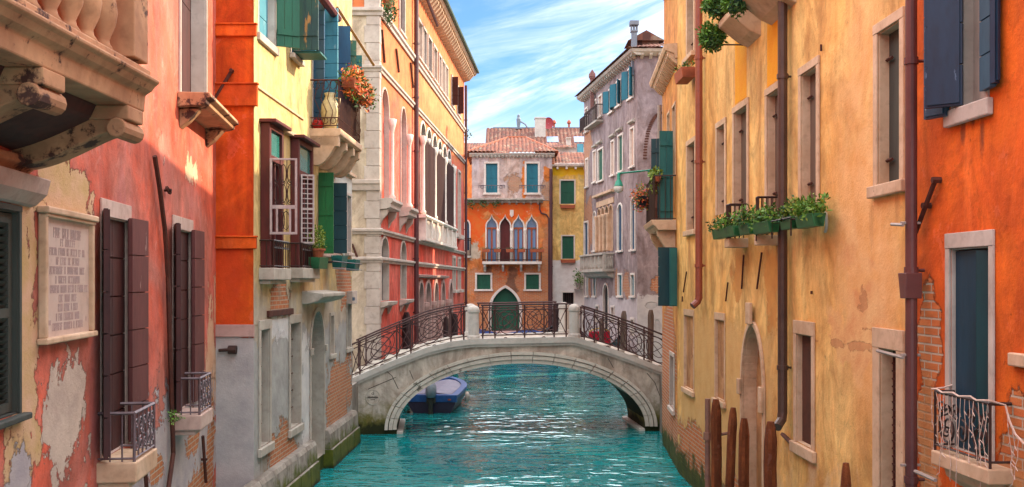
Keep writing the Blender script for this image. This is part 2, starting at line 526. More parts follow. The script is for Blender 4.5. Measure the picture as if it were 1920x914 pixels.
def tile_slope(mb, e0, e1, up, hl=None, hr=None, H=None, amp=.035, sp=.2, course=.36, inset_l=0, inset_r=0):
    """corrugated tile slope: eave from e0 to e1, slope vector up (to ridge); inset_* = how far the ridge is shortened"""
    e0, e1, up = V(e0), V(e1), V(up); ex = e1-e0; L = ex.length; x = ex.normalized(); Ls = up.length; uh = up.normalized()
    nrm = x.cross(uh).normalized()
    if nrm.z < 0: nrm = -nrm
    nc = int(L/(sp/4)); nr = max(2, int(Ls/course)*2)
    grid = []
    for i in range(nc+1):
        a = L*i/nc; vm = Ls
        if inset_l > 0 and a < inset_l: vm = min(vm, Ls*a/inset_l)
        if inset_r > 0 and L-a < inset_r: vm = min(vm, Ls*(L-a)/inset_r)
        w = amp*abs(math.sin(math.pi*a/sp))
        colp = []
        for j in range(nr+1):
            v = min(Ls*j/nr, vm); saw = .03*(1-(v/course) % 1.0)
            colp.append(e0+x*a+uh*v+nrm*(w+saw))
        grid.append(colp)
    b = len(mb.v)
    for c in grid: mb.v += c
    m = nr+1
    for i in range(nc):
        for j in range(nr):
            A, B = grid[i], grid[i+1]
            if (A[j]-A[j+1]).length < 1e-4 and (B[j]-B[j+1]).length < 1e-4: continue
            mb.f.append((b+i*m+j, b+(i+1)*m+j, b+(i+1)*m+j+1, b+i*m+j+1))
# ------------------------------------------------------------------ palette
stone = simple('istrian_stone', (.50, .45, .38), (.34, .29, .24), .8, 1.6, wear=(.22, .18, .14), wear_amt=.66, bump=.008)
stone_w = simple('warm_sill_stone', (.66, .46, .31), (.48, .30, .18), .85, 2.2, wear=(.25, .13, .07), wear_amt=.66, bump=.008)
stone_p = simple('pink_grey_stone', (.60, .44, .37), (.42, .27, .22), .85, 2.0, wear=(.16, .08, .06), wear_amt=.64, bump=.01)
bright_st = simple('bright_white_stone', (.78, .70, .62), (.66, .57, .50), .8, 1.8, wear=(.4, .3, .26), wear_amt=.70, bump=.004)
stone_b = simple('bridge_stone', (.54, .49, .41), (.40, .36, .30), .85, 1.3, wear=(.24, .21, .18), wear_amt=.68, bump=.01)
white_st = simple('white_stone', (.56, .48, .42), (.42, .34, .29), .8, 1.8, wear=(.35, .26, .22), wear_amt=.68, bump=.006)
pink_st = simple('rosy_stone', (.52, .34, .30), (.40, .24, .21), .85, 1.8, wear=(.30, .16, .14), wear_amt=.67, bump=.006)
brownw = simple('brown_red_wood', (.075, .018, .016), (.036, .010, .010), .6, 4, grain=(1, 1, .25), wear=(.36, .21, .18), wear_amt=.655)
brownl = simple('faded_brown_wood', (.15, .042, .038), (.085, .024, .022), .6, 4, grain=(1, 1, .25), wear=(.42, .28, .25), wear_amt=.655)
maroon = simple('maroon_wood', (.12, .018, .016), (.07, .012, .012), .5, 3, grain=(1, 1, .3))
greenw = simple('bright_green_wood', (.012, .15, .045), (.008, .09, .03), .5, 3, grain=(1, 1, .25), wear=(.10, .16, .06), wear_amt=.68)
weathw = simple('weathered_green_wood', (.03, .12, .07), (.02, .06, .07), .65, 2.2, grain=(1.5, 1.5, .35), wear=(.36, .19, .07), wear_amt=.575)
bluew = simple('blue_wood', (.012, .085, .17), (.008, .05, .11), .5, 3, grain=(1, 1, .25), wear=(.12, .26, .36), wear_amt=.68)
lblue = simple('pale_blue_wood', (.10, .33, .40), (.05, .20, .28), .5, 3, grain=(1, 1, .25), wear=(.35, .5, .52), wear_amt=.66)
tealw = simple('dark_teal_wood', (.008, .055, .065), (.006, .035, .045), .5, 3, grain=(1, 1, .25), wear=(.05, .14, .15), wear_amt=.70)
tealm = simple('teal_green_wood', (.02, .14, .13), (.012, .09, .09), .55, 3, grain=(1, 1, .25))
tealb = simple('clear_teal_wood', (.008, .155, .21), (.006, .11, .16), .55, 3, grain=(1, 1, .25))
emer = simple('emerald_wood', (.006, .105, .055), (.004, .07, .04), .55, 3, grain=(1, 1, .25))
navyw = simple('navy_blue_wood', (.009, .042, .085), (.006, .024, .05), .5, 3.5, grain=(1, 1, .3), wear=(.13, .20, .30), wear_amt=.64)
doorb = simple('dark_blue_door_wood', (.008, .045, .085), (.005, .028, .05), .5, 3, grain=(1, 1, .2), wear=(.03, .09, .13), wear_amt=.68)
navyl = simple('worn_slate_blue_wood', (.028, .085, .14), (.016, .05, .09), .55, 3.5, grain=(1, 1, .3), wear=(.30, .33, .36), wear_amt=.62)
greyw = simple('grey_brown_wood', (.16, .105, .075), (.10, .065, .05), .7, 3, grain=(1, 1, .2))
drkgw = simple('dark_green_grey_wood', (.06, .062, .05), (.035, .04, .034), .7, 3, grain=(1.4, 1.4, .2), wear=(.26, .2, .13), wear_amt=.71)
goldw = simple('ochre_wood', (.30, .15, .03), (.18, .08, .02), .5, 4, grain=(1, 1, .3))
polew = simple('mooring_pole_wood', (.19, .058, .018), (.11, .034, .014), .8, 2.4, grain=(3, 3, .3), wear=(.06, .022, .012), wear_amt=.62, bump=.012)
polew2 = simple('dark_pole_wood', (.055, .03, .035), (.03, .02, .025), .8, 2.4, grain=(3, 3, .3))
stain_st = simple('stained_balcony_stone', (.58, .31, .16), (.33, .15, .075), .85, 1.7, wear=(.07, .028, .02), wear_amt=.555, bump=.012)
dark = simple('dark_interior', (.014, .011, .012), (.008, .007, .008), .8, 2, bump=0)
darkr = simple('dark_red_interior', (.10, .03, .016), (.05, .016, .010), .8, 2, wear=(.2, .07, .03), wear_amt=.66)
curtain = simple('brown_curtain', (.075, .022, .018), (.035, .012, .012), .9, 3, grain=(6, 6, .2), wear=(.16, .06, .03), wear_amt=.62)
iron = simple('wrought_iron', (.035, .022, .022), (.06, .028, .02), .55, 9, metal=.3, bump=.002)
irong = simple('grey_lilac_iron', (.20, .155, .17), (.11, .075, .08), .5, 8, metal=.3, bump=.002)
rust = simple('rusty_iron', (.11, .032, .018), (.055, .018, .014), .75, 9, metal=.2, bump=.004)
ironw = simple('white_painted_iron', (.48, .40, .38), (.32, .25, .25), .5, 6, bump=.002)
pipe_r = simple('red_brown_pipe', (.30, .068, .035), (.22, .05, .028), .45, 2, metal=.0, spec=.5)
pipe_d = simple('dark_bronze_pipe', (.105, .058, .042), (.065, .036, .03), .45, 2, metal=.3)
pipe_p = simple('plum_brown_pipe', (.155, .058, .052), (.11, .042, .042), .42, 1.5, metal=.2)
pipe_m = simple('mauve_pipe', (.10, .038, .04), (.07, .03, .034), .5, 2)
pipe_g = simple('grey_pipe', (.36, .30, .26), (.25, .2, .18), .5, 2)
terra = simple('terracotta', (.42, .11, .045), (.30, .075, .035), .8, 5)
tealp = simple('teal_plastic', (.012, .14, .12), (.010, .10, .09), .4, 3)
grnp = simple('green_plastic', (.02, .14, .045), (.015, .09, .035), .45, 3)
leafg = simple('leaf_green', (.13, .28, .022), (.05, .14, .016), .6, 9, bump=0)
leafy = simple('leaf_yellow_green', (.25, .30, .03), (.12, .2, .02), .6, 9, bump=0)
leafd = simple('leaf_dark_green', (.022, .075, .018), (.05, .12, .02), .6, 9, bump=0)
flow = simple('orange_flowers', (.75, .13, .02), (.72, .30, .05), .6, 14, bump=0)
flowr = simple('red_flowers', (.65, .03, .02), (.6, .12, .03), .6, 14, bump=0)
cerami = simple('pale_ceramic', (.62, .52, .28), (.5, .4, .2), .4, 3)
redcer = simple('red_ceramic', (.55, .012, .012), (.4, .01, .01), .35, 3)
lead = simple('lead_flashing', (.20, .22, .25), (.13, .14, .17), .6, 3)
rtile = tile_mat('roof_tiles', (.135, .024, .011), (.19, .055, .026), (.05, .016, .011)); rtile2 = tile_mat('faded_roof_tiles', (.105, .022, .013), (.15, .05, .03), (.045, .016, .013))

def glass(name, c=(.02, .03, .035), rough=.08):
    g = NT(name); g.bsdf.inputs['Base Color'].default_value = (*c, 1); g.bsdf.inputs['Roughness'].default_value = rough
    g.bsdf.inputs['Specular IOR Level'].default_value = .9
    n = g.noise(g.pos(), 1.7, 2); g.bump(n, .15, .01); return g.m
pane = glass('window_glass'); panet = glass('green_tinted_glass', (.03, .17, .15)); paneb = glass('curtained_blue_glass', (.10, .22, .42), .2)

P = plaster
ALGAE = dict(below=.62, k=1.6, col=(.03, .045, .008), col2=(.075, .085, .012), noise=.45, scale=2.2, soft=.35, dh=.5)
DAMP = dict(below=1.0, k=.9, col=(.05, .035, .02), col2=(.11, .07, .03), noise=.6, scale=1.6, soft=.6, dh=0, amt=.8)

# ================================================================== pink house with the big balcony
fp = F((-3.226, 3.0), (-4.76, 16.0))
def sz(f, x, y): return f.at(x, y)
def patch(f, x0, x1, y0, y1, sh=None, grow=1.0):
    a, b, zb, zt = f.rect(x0, x1, y0, y1); t = ((a+b)/2, (zb+zt)/2, abs(b-a)/2*grow, abs(zt-zb)/2*grow)
    return t+((sh,) if sh else ())
pink_m = P('pink_plaster', (.64, .115, .060), (.54, .185, .135), mott=.6, streak=(.50, .15, .13), streak_amt=.6, layers=[
    dict(all=-.85, col=(.62, .36, .27), col2=(.48, .26, .21), noise=1.0, scale=.9, sz=.6, dh=-2, edge=True),
    dict(patches=[(2.5, 4.6, 1.6, .9), (7.2, 3.0, 1.0, 1.5), (10.5, 3.2, .9, 1.6)], col=(.52, .19, .17), col2=(.40, .12, .12), noise=.7, scale=.8, soft=.5, dh=0, amt=.7),
    dict(patches=[patch(fp, 0, 70, 320, 1000), patch(fp, 66, 182, 300, 430)], col=(.62, .38, .24), col2=(.50, .33, .13), noise=.55, scale=1.5, dh=-2, edge=True),
    dict(patches=[patch(fp, 86, 160, 660, 905), patch(fp, 120, 160, 680, 760)], col=(.58, .45, .36), col2=(.44, .33, .27), noise=.8, scale=2.0, dh=-3, edge=True),
    dict(patches=[patch(fp, 0, 60, 840, 1100), patch(fp, 265, 415, 690, 1010), patch(fp, 170, 290, 890, 1080)], col=(.47, .40, .38), col2=(.36, .31, .32), noise=.5, scale=1.8, dh=-2.0, edge=True),
    dict(patches=[patch(fp, 388, 404, 560, 800), patch(fp, 345, 372, 300, 340)], col=(.66, .42, .28), col2=(.60, .33, .20), noise=1.2, scale=3.2, sz=.35, dh=-2, edge=True),
    dict(patches=[patch(fp, 285, 305, 850, 905), patch(fp, 388, 402, 760, 930), patch(fp, 350, 372, 800, 850), patch(fp, 340, 400, 880, 990)], col='brick', tone=(1.3, 1.1, .8), noise=.7, scale=2.2, dh=-3),
    ])
pink = thing('house', 'pink red plastered house with peeling wall, engraved plaque and large stone balcony', 'house', fp.pt(6, 0))
W = Wall(fp, -6.0, fp.L, -.6, 11.0)
# dark screened window at the near edge
r = fp.rect(-28, 32, 392, 786); W.hole(*r, .18)
o = surround(fp, r, .045, .02, drkgw, pink, sill=(.08, .05))
leaf(fp, r[0]+.02, r[2]+.02, r[3]-.02, r[1]-r[0]-.04, 0, 1, drkgw, o, p=-.05, style='louvre')
# two tall windows with folding shutters and little iron balconies
for (x0, x1, yt, yb, ll, rr, sill_x, rail_x, k) in ((190, 240, 410, 848, 24, .42, (181, 290), (246, 291), 0), (324, 358, 432, 768, 14, .40, (322, 395), (354, 400), 1)):
    r = fp.rect(x0, x1, yt, yb); W.hole(*r, .26)
    o = surround(fp, r, .06, .02, stone_p, pink, lintel=.17, lin=.05)
    panel(fp, r, .03, brownw, o, rows=6)
    leaf(fp, r[0]-.01, r[2]+.06, r[3]+.08, .46, R(150), -1, brownl, o, rows=6) if False else leaf(fp, r[0]-.0, r[2]+.06, r[3]+.06, .34, R(17), -1, brownw, o, rows=6)
    leaf(fp, r[1]-.13, r[2]+.04, r[3]+.04, rr+.12, R(4), 1, brownl, o, rows=6, p=.06)
    pr = .34
    a0 = fp.at(sill_x[0], 600)[0]+.0; a1 = fp.at(sill_x[1], 600, pr)[0]
    mb = MB(); mb.box(fp, a0, a1, r[2]-.20, r[2]-.003, -.02, pr+.03); mb.box(fp, a0+.05, a1-.05, r[2]-.27, r[2]-.20, -.02, pr-.05)
    bl = mb.build('balcony', stone_w if k == 0 else stone_p, pink, bevel=.015)
    box_rail(fp, a0+.04, a1-.03, r[2], r[2]+.47, pr, irong, bl, rad=.011, cells=5 if k == 0 else 4)
    mb = MB()
    for q in (0, 1): bar(mb, fp, r[0]+.18, r[2]+.75+.45*q, r[0]+.24, r[2]+.75+.45*q, -.09, .008)
    for q in (.3, .62): bar(mb, fp, r[1]+rr-.03, r[2]+2.2*q, r[1]+rr-.03, r[2]+2.2*q+.22, .10, .012)
    mb.build('latch', rust, o)
# upper window with its carved bracket shelf
r = fp.rect(336, 384, -420, 196); W.hole(*r, .30)
o = surround(fp, r, .05, .03, white_st, pink); panel(fp, r, .2, brownw, o, rows=3)
a0, a1 = r[0]-.12, r[1]+.45; z = r[2]; mb = MB()
mb.sweep(fp, [(0, z), (.42, z), (.44, z-.06), (.37, z-.09), (.37, z-.14), (.30, z-.17), (0, z-.2)], a0, a1)
mb.sweep(fp, [(0, z-.20), (.26, z-.20), (.12, z-.36), (0, z-.46)], a0+.12, a0+.34); mb.sweep(fp, [(0, z-.20), (.26, z-.20), (.12, z-.36), (0, z-.46)], a1-.4, a1-.18)
mb.build('window_shelf', stain_st, pink, bevel=.012)
# iron stay / cable down the wall
mb = MB(); pts = [(290, 293), (299, 350), (309, 430), (315, 520), (319, 660), (323, 790), (325, 850), (314, 930), (306, 990)]
mb.tube([fp.pt(*fp.at(x, y, .06), .06) for x, y in pts[:4]], .028, 6); mb.tube([fp.pt(*fp.at(x, y, .06), .06) for x, y in pts[3:]], .03, 6)
mb.build('iron_stay', rust, pink)
for x, y0, y1 in ((374, 818, 905), (264, 880, 960), (305, 352, 362)):
    mb = MB(); a, z0 = fp.at(x, y0); b, z1 = fp.at(x+6, y1); mb.tube([fp.pt(a, z0, .05), fp.pt(b, z1, .05)], .025, 5)
    mb.tube([fp.pt((a+b)/2, (z0+z1)/2, -.05), fp.pt((a+b)/2, (z0+z1)/2, .09)], .02, 5); mb.build('wall_anchor', rust, pink)
# carved stone volute under the balcony root, left
mb = MB(); a, z = fp.at(30, 385)
mb.sweep(fp, [(0, z+.25), (.16, z+.22), (.13, z+.10), (.05, z+.02), (0, z)], a-2.5, a+.30); mb.build('cornice', stone_p, pink, bevel=.01)
W.build('wall', pink_m, pink)
# --- stone balcony, its outer edge runs straight along the canal
fb = F((-2.86, 1.5), (-2.80, 7.78))
mb = MB(); zt = 5.57; L = fb.L
mb.sweep(fb, [(-1.3, zt-.25), (-.07, zt-.25), (-.06, zt-.12), (-.01, zt-.09), (.02, zt-.05), (.05, zt-.03), (.05, zt), (-1.3, zt)], 0, L)
mb.sweep(fb, [(-.30, zt+.001), (-.01, zt+.001), (-.01, zt+.07), (-.30, zt+.07)], 0, L-.02)
bal = mb.build('balcony', stain_st, pink, bevel=.012)
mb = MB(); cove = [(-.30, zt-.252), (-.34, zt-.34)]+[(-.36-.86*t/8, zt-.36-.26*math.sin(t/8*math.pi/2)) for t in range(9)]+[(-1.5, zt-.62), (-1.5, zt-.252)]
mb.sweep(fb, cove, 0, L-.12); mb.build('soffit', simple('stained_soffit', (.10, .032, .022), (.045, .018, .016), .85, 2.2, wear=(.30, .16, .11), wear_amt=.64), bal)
mb = MB(); mb.sweep(fb, [(-1.02, zt-.60), (-.86, zt-.62), (-.84, zt-.68), (-.92, zt-.74), (-1.4, zt-.76), (-1.4, zt-.60)], -1, L-.1); mb.build('moulding', stain_st, bal, bevel=.012)
for a in (L-.20, L-1.52, L-2.84, L-4.1):
    mb = MB()
    mb.sweep(fb, [(-1.35, zt-.251), (-.06, zt-.251), (-.06, zt-.36), (-1.35, zt-.36)], a-.15, a+.15)
    mb.sweep(fb, [(-.14+.075*math.cos(k*math.pi/6), zt-.425+.075*math.sin(k*math.pi/6)) for k in range(12)], a-.19, a+.19)
    prof = [(-.19, zt-.35), (-.19, zt-.46)]+[(-.22-.80*t/10, zt-.45-.27*math.sin(t/10*math.pi/2)**1.2) for t in range(11)]+[(-1.35, zt-.72), (-1.35, zt-.35)]
    mb.sweep(fb, prof, a-.13, a+.13)
    mb.build('console', stain_st, bal, bevel=.012)
prof = [(.055, 0), (.075, .03), (.05, .07), (.045, .1), (.085, .2), (.10, .30), (.085, .40), (.05, .52), (.04, .60), (.06, .66), (.075, .70), (.06, .74)]
for k in range(9):
    a = L-.62-.27*k
    mb = MB(); mb.lathe([(q[0]*1.05, q[1]) for q in prof], fb.pt(a, zt+.07, -.14), 14); mb.build('baluster', stain_st, bal, smooth=True)
mb = MB()
for a in (L-.25, L-3.2): mb.box(fb, a-.14, a+.14, zt+.10, zt+.84, -.28, 0)
mb.sweep(fb, [(-.32, zt+.84), (.05, zt+.84), (.07, zt+.92), (.03, zt+1.0), (-.30, zt+1.0)], 0, L); mb.build('balustrade_rail', stain_st, bal, bevel=.01)
mb = MB(); fe = F(fb.pt(L-.15, 0, -1.3)[:2], fb.pt(L-.15, 0, -.3)[:2])
mb.box(fe, 0, 1.0, zt+.02, zt+.84, -.06, .06); mb.build('end_wall', brownl, bal, bevel=.01)

# --- engraved marble plaque on the pink wall
r = fp.rect(70, 164, 408, 628)
plq = thing('memorial_plaque', 'framed pale marble plaque with engraved lines of lettering on pink wall', 'plaque', fp.pt((r[0]+r[1])/2, r[2]))
mb = MB(); a, b, zb, zt = r; fw = .06
for q in ((a, a+fw, zb, zt), (b-fw, b, zb, zt)): mb.box(fp, *q, .003, .07)
mb.box(fp, a-.03, b+.03, zt, zt+.055, .003, .10); mb.box(fp, a-.03, b+.03, zb-.05, zb, .003, .09)
mb.box(fp, a, b, zt-.03, zt, .003, .08)
mb.build('frame', stone_w, plq, bevel=.012)
marb = simple('marble_slab', (.62, .50, .44), (.55, .40, .33), .45, 1.6, wear=(.62, .36, .24), wear_amt=.63, bump=.001)
mb = MB(); mb.box(fp, a+fw, b-fw, zb, zt-.03, .003, .03); slab = mb.build('slab', marb, plq)
ink = simple('faded_lettering', (.43, .31, .29), (.52, .37, .33), .8, 8, bump=0)
mb = MB(); rr = random.Random(3); W_ = b-a-2*fw; cx = (a+b)/2
lines = [(.62, (4, 4, 7), 1.3), (.34, (2, 6), 1), (.78, (5, 5, 2, 5, 2, 2), 1), (.52, (2, 4, 2, 5), 1), (.78, (9, 1, 8, 4), 1), (.55, (1, 5, 8), 1), (.93, (2, 7, 5, 5, 1, 5, 3), 1), (.40, (3, 4, 4), 1), (.44, (4, 5, 1, 4), 1), (.52, (1, 3, 8, 4), 1), (.68, (8, 7, 1, 6), 1)]
Hs = zt-zb
for k, (wd, words, sc_) in enumerate(lines):
    zc = zt-.10-Hs*.078*(k+.55); hh = .033*sc_; tot = sum(words)+len(words)-1; cw = W_*wd/tot; x = cx-W_*wd/2
    for wl in words:
        for _ in range(wl):
            t = rr.randrange(5); w_ = cw*.74; e = max(.006, w_*.26)
            mb.box(fp, x, x+e, zc-hh, zc+hh, .031, .0335)
            if t in (0, 2, 4): mb.box(fp, x+w_-e, x+w_, zc-hh, zc+hh, .031, .0335)
            if t in (0, 1, 3): mb.box(fp, x+e, x+w_, zc+hh*.55, zc+hh, .031, .0335)
            if t in (1, 2): mb.box(fp, x+e, x+w_-e, zc-hh*.2, zc+hh*.2, .031, .0335)
            if t in (3, 4): mb.box(fp, x+e, x+w_-e, zc-hh, zc-hh*.6, .031, .0335)
            x += cw
        x += cw
for x, n_ in ((a+fw+.03, 5), (b-fw-.1, 1)):
    for k in range(n_): mb.box(fp, x+k*.028, x+k*.028+.018, zb+.10, zb+.14, .031, .0335)
mb.build('inscription', ink, slab)

# ================================================================== cream house, orange end wall
fo = F((-9.0, 16.0), (-4.15, 16.0)); fc = F((-4.15, 16.0), (-3.97, 24.7))
orange_m = P('orange_plaster', (.78, .13, .012), (.66, .09, .012), mott=.9, streak=(.46, .045, .008), streak_amt=.55, layers=[
    dict(patches=[patch(fo, 380, 474, 380, 700), patch(fo, 380, 474, 420, 500), ], col=(.62, .055, .010), col2=(.5, .045, .010), noise=.4, scale=.8, soft=.6, dh=0, amt=.8),
    dict(below=fo.at(440, 632)[1], k=3, col=(.46, .43, .42), col2=(.35, .33, .33), noise=.12, scale=1.2, dh=.5)])
cream_m = P('cream_plaster', (.72, .55, .24), (.64, .46, .19), mott=.5, streak=(.42, .34, .24), streak_amt=.35, layers=[
    dict(below=fc.at(600, 500)[1], k=.55, col=(.46, .40, .32), col2=(.33, .28, .23), noise=.3, scale=.8, soft=.5, dh=0, amt=.95),
    dict(below=fc.at(600, 610)[1], k=1.2, col=(.40, .39, .37), col2=(.29, .28, .27), noise=.3, scale=1.1, soft=.12, dh=1),
    dict(patches=[patch(fc, 622, 662, 250, 520, grow=1.15)], col=(.52, .56, .56), col2=(.46, .47, .46), noise=.5, scale=1.0, soft=.35, dh=0, amt=.85),  # bluish shade of the far end put into the plaster colour
    dict(patches=[patch(fc, 500, 548, 800, 935), patch(fc, 612, 660, 668, 812), patch(fc, 504, 546, 528, 600), patch(fc, 632, 660, 480, 570), patch(fc, 500, 560, 850, 925), patch(fc, 548, 556, 595, 650)],
         col='brick', tone=(1.25, 1.15, 1.1), noise=.55, scale=1.6, dh=-3, edge=True),
    dict(patches=[patch(fc, 486, 492, 520, 600), patch(fc, 521, 527, 520, 570), patch(fc, 541, 546, 520, 600), patch(fc, 576, 581, 555, 640), patch(fc, 604, 610, 555, 650), patch(fc, 560, 590, 250, 330), patch(fc, 487, 503, 840, 900)], col=(.20, .16, .12), col2=(.30, .25, .18), noise=.9, scale=2.0, sx=2.5, sz=.3, soft=.6, dh=0, amt=.6),
    dict(patches=[patch(fc, 505, 548, 593, 640), patch(fc, 562, 590, 640, 830)], col=(.62, .60, .58), col2=(.5, .48, .48), noise=.7, scale=2, dh=0), 
    dict(all=-.95, col=(.60, .57, .52), col2=(.47, .44, .40), noise=.95, scale=1.0, sz=.7, dh=-1.5, edge=True),
    ALGAE])
cream = thing('house', 'cream plastered house with orange end wall, green shutters and grey peeling base', 'house', fc.pt(0, 0))
Wo = Wall(fo, 0, fo.L, -.6, 13.5, .4); Wo.build('end_wall', orange_m, cream, closed=False)
mb = MB(); zz = lambda y: fo.at(440, y)[1]
for y0, y1, pr, pl in ((48, 69, .05, 0), (160, 200, .07, 0), (446, 467, .05, 0)):
    mb.box(fo, .4, fo.L+pr, zz(y1), zz(y0), -.02, pr)
    mb.box(fo, .4, fo.L+pr+.015, zz(y0)-.001, zz(y0)+.03, -.02, pr+.02)
mb.build('string_course', orange_m, cream, bevel=.012)
mb = MB(); mb.box(fo, .4, fo.L+.012, zz(632), zz(609), -.02, .035); mb.build('stone_band', pink_st, cream, bevel=.01)
mb = MB(); mb.tube([fo.pt(*fo.at(402, 192), .06), fo.pt(*fo.at(437, 133), .06)], .028, 6)
mb.tube([fo.pt(*fo.at(436, 134), -.02), fo.pt(*fo.at(436, 134), .1)], .03, 6); mb.build('wall_anchor', rust, cream)
mb = MB(); q = fo.at(430, 656); mb.tube([fo.pt(*fo.at(412, 657), .05), fo.pt(*q, .05)], .03, 6); mb.tube([fo.pt(*q, .05), fo.pt(q[0]+.13, q[1], .05)], .07, 8); mb.build('wall_anchor', iron, cream)

W = Wall(fc, 0, fc.L, -.6, 13.5)
# upper sash window
r = fc.rect(484, 515, -160, 76); W.hole(*r, .20)
o = surround(fc, r, .07, .02, white_st, cream); panel(fc, r, .12, lblue, o, rows=5)
leaf(fc, r[1], r[2]+.03, r[3], .40, R(62), 1, emer, o, style='vplanks')
mb = MB(); mb.box(fc, r[0]-.1, r[1]+.1, r[2]-.13, r[2]-.003, -.02, .06); mb.build('sill', white_st, o, bevel=.01)
# blue french door on the balcony, tall leaves open
r = fc.rect(586, 618, 14, 252); W.hole(*r, .2)
o = surround(fc, r, .05, .02, white_st, cream); panel(fc, r, .10, bluew, o, rows=7)
leaf(fc, r[0], r[2]+.02, r[3], .22, R(80), -1, bluew, o, rows=9)
leaf(fc, r[0]+.75, r[2]+.02, r[3]-.05, .36, R(78), -1, lblue, o, rows=9)
leaf(fc, r[1], r[2]+.02, r[3]-.15, .42, R(80), 1, bluew, o, rows=3)
leaf(fc, r[1]+.45, r[2]+.2, r[3]-.35, .48, R(70), 1, weathw, o, style='vplanks')
# window with a weathered leaf thrown wide open
r = fc.rect(545, 560, -150, 108); W.hole(*r, .2)
o = surround(fc, r, .05, .02, white_st, cream, sill=(.10, .09)); panel(fc, r, .1, bluew, o, rows=6)
leaf(fc, r[0]-.05, r[2]+.05, r[3], .50, R(88), -1, weathw, o, style='vplanks')
mb = MB(); a0 = r[0]-.05
mb.face([fc.pt(a0, r[2]+.04, .04), fc.pt(a0, r[2]+.04, .54), fc.pt(a0+.55, r[2]+.03, .54), fc.pt(a0+.6, r[2]+.03, .1)])
mb.box(fc, a0+.02, a0+.6, r[2]+.0, r[2]+.035, .06, .56); mb.build('shutter_tray', tealm, o)
leaf(fc, r[0]+.62, r[2]+.06, r[3], .30, R(85), -1, lblue, o, rows=8)
# small teal window
r = fc.rect(646, 651, 100, 142); W.hole(*r, .2); o = surround(fc, r, .05, .02, white_st, cream); panel(fc, r, .1, tealw, o, rows=2)
leaf(fc, r[0], r[2], r[3]+.05, .24, R(70), -1, lblue, o, rows=3); leaf(fc, r[1], r[2], r[3], .32, R(85), 1, tealm, o, rows=3)
# glazed maroon window boxes
for x0, x1, yt, yb, gy in ((489, 514, 238, 503, 293), (545, 572, 268, 503, 322)):
    r = fc.rect(x0, x1, yt, yb); a, b, zb, zt = r; W.hole(a+.05, b-.05, zb, zt-.05, .15); pr = .16
    zg = fc.at((x0+x1)/2, gy)[1]
    mb = MB()
    mb.box(fc, a-.04, a+.07, zb, zt, .003, pr); mb.box(fc, b-.07, b+.04, zb, zt, .003, pr); mb.box(fc, a+.07, b-.07, zt-.10, zt, .003, pr)
    mb.box(fc, a+.07, b-.07, zg-.12, zg-.02, .003, pr)
    mb.box(fc, (a+b)/2-.03, (a+b)/2+.03, zb, zg-.12, .003, pr-.03)
    mb.box(fc, a-.10, b+.12, zt+.002, zt+.06, .003, pr+.12)
    o = mb.build('window', maroon, cream, bevel=.008)
    mb = MB(); mb.box(fc, a+.07, b-.07, zg-.02, zt-.10, .02, pr-.05); mb.build('pane', panet, o)
    mb = MB(); mb.box(fc, a+.07, b-.07, zb, zg-.12, .02, .06); mb.build('pane', dark, o)
    mb = MB(); mb.box(fc, a-.12, b+.16, zb-.2, zb-.003, -.02, .26); mb.box(fc, a-.06, b+.1, zb-.27, zb-.2, -.02, .18)
    s_ = mb.build('balcony', stone, cream, bevel=.012)
    box_rail(fc, a-.08, b+.12, zb, zb+.45, .23, iron, s_, rad=.010, style='bars', cells=8)
# open wrought iron grille leaf in a pale frame
r = fc.rect(489, 514, 293, 500); a_h = fc.at(506, 400, .18)[0]; g = fc.sub(a_h, R(84), 1, .18)
z0, z1 = fc.at(506, 440, .18)[1], fc.at(506, 297, .18)[1]; w = .44; mb = MB()
for q in ((0, .035, z0, z1), (w-.035, w, z0, z1), (.035, w-.035, z1-.03, z1), (.035, w-.035, z0, z0+.04), (.035, w-.035, z0+.42, z0+.48), (.10, .13, z0+.04, z0+.42), (w-.13, w-.10, z0+.04, z0+.42)): mb.box(g, *q, -.02, .02)
gl = mb.build('grille_leaf', ironw, cream, bevel=.004)
mb = MB()
for k in range(3):
    for c in (.11, .22, .33):
        zc = z0+.55+k*.33
        if zc+.2 < z1: ring(mb, g, c, zc+.12, .045, .15, 0, .007, 12); spiral(mb, g, c, zc-.03, .05, 1.3, R(90), 1, 0, .006, 10)
for c in (.165, .275): bar(mb, g, c, z0+.05, c, z1-.03, 0, .007)
for c in (.18, .26): ring(mb, g, c, z0+.23, .06, .15, 0, .007, 12)
mb.build('scrollwork', iron, gl)
# white lattice leaf
a_h = fc.at(566, 400, .2)[0]; g = fc.sub(a_h, R(66), 1, .18); z0, z1 = fc.at(566, 457, .18)[1], fc.at(566, 328, .18)[1]; mb = MB(); w = .25
for q in ((0, .03, z0, z1), (w-.03, w, z0, z1), (.03, w-.03, z1-.03, z1), (.03, w-.03, z0, z0+.03), (.03, w-.03, (z0+z1)/2-.02, (z0+z1)/2+.02), (w/2-.008, w/2+.008, z0, z1)): mb.box(g, *q, -.015, .015)
for k in range(14): mb.box(g, .03, w-.03, z0+(z1-z0)*k/14, z0+(z1-z0)*k/14+.018, -.008, .008)
mb.build('lattice_leaf', ironw, cream)
# green-shuttered window beyond
r = fc.rect(597, 628, 342, 474); W.hole(*r, .2); o = surround(fc, r, .05, .02, stone_p, cream, sill=(.12, .10)); panel(fc, r, .12, dark, o, rows=0)
leaf(fc, r[0]-.15, r[2]-.05, r[3]+.10, .32, R(86), -1, greenw, o, style='vplanks'); leaf(fc, r[1]-.35, r[2], r[3]+.05, .30, R(84), 1, tealw, o, rows=5)
leaf(fc, r[1]+.05, r[2], r[3], .12, R(80), 1, brownl, o, rows=4)
r = fc.rect(650, 657, 368, 474); W.hole(*r, .2); o = surround(fc, r, .07, .02, white_st, cream, sill=(.08, .08)); panel(fc, r, .08, bluew, o, rows=3)
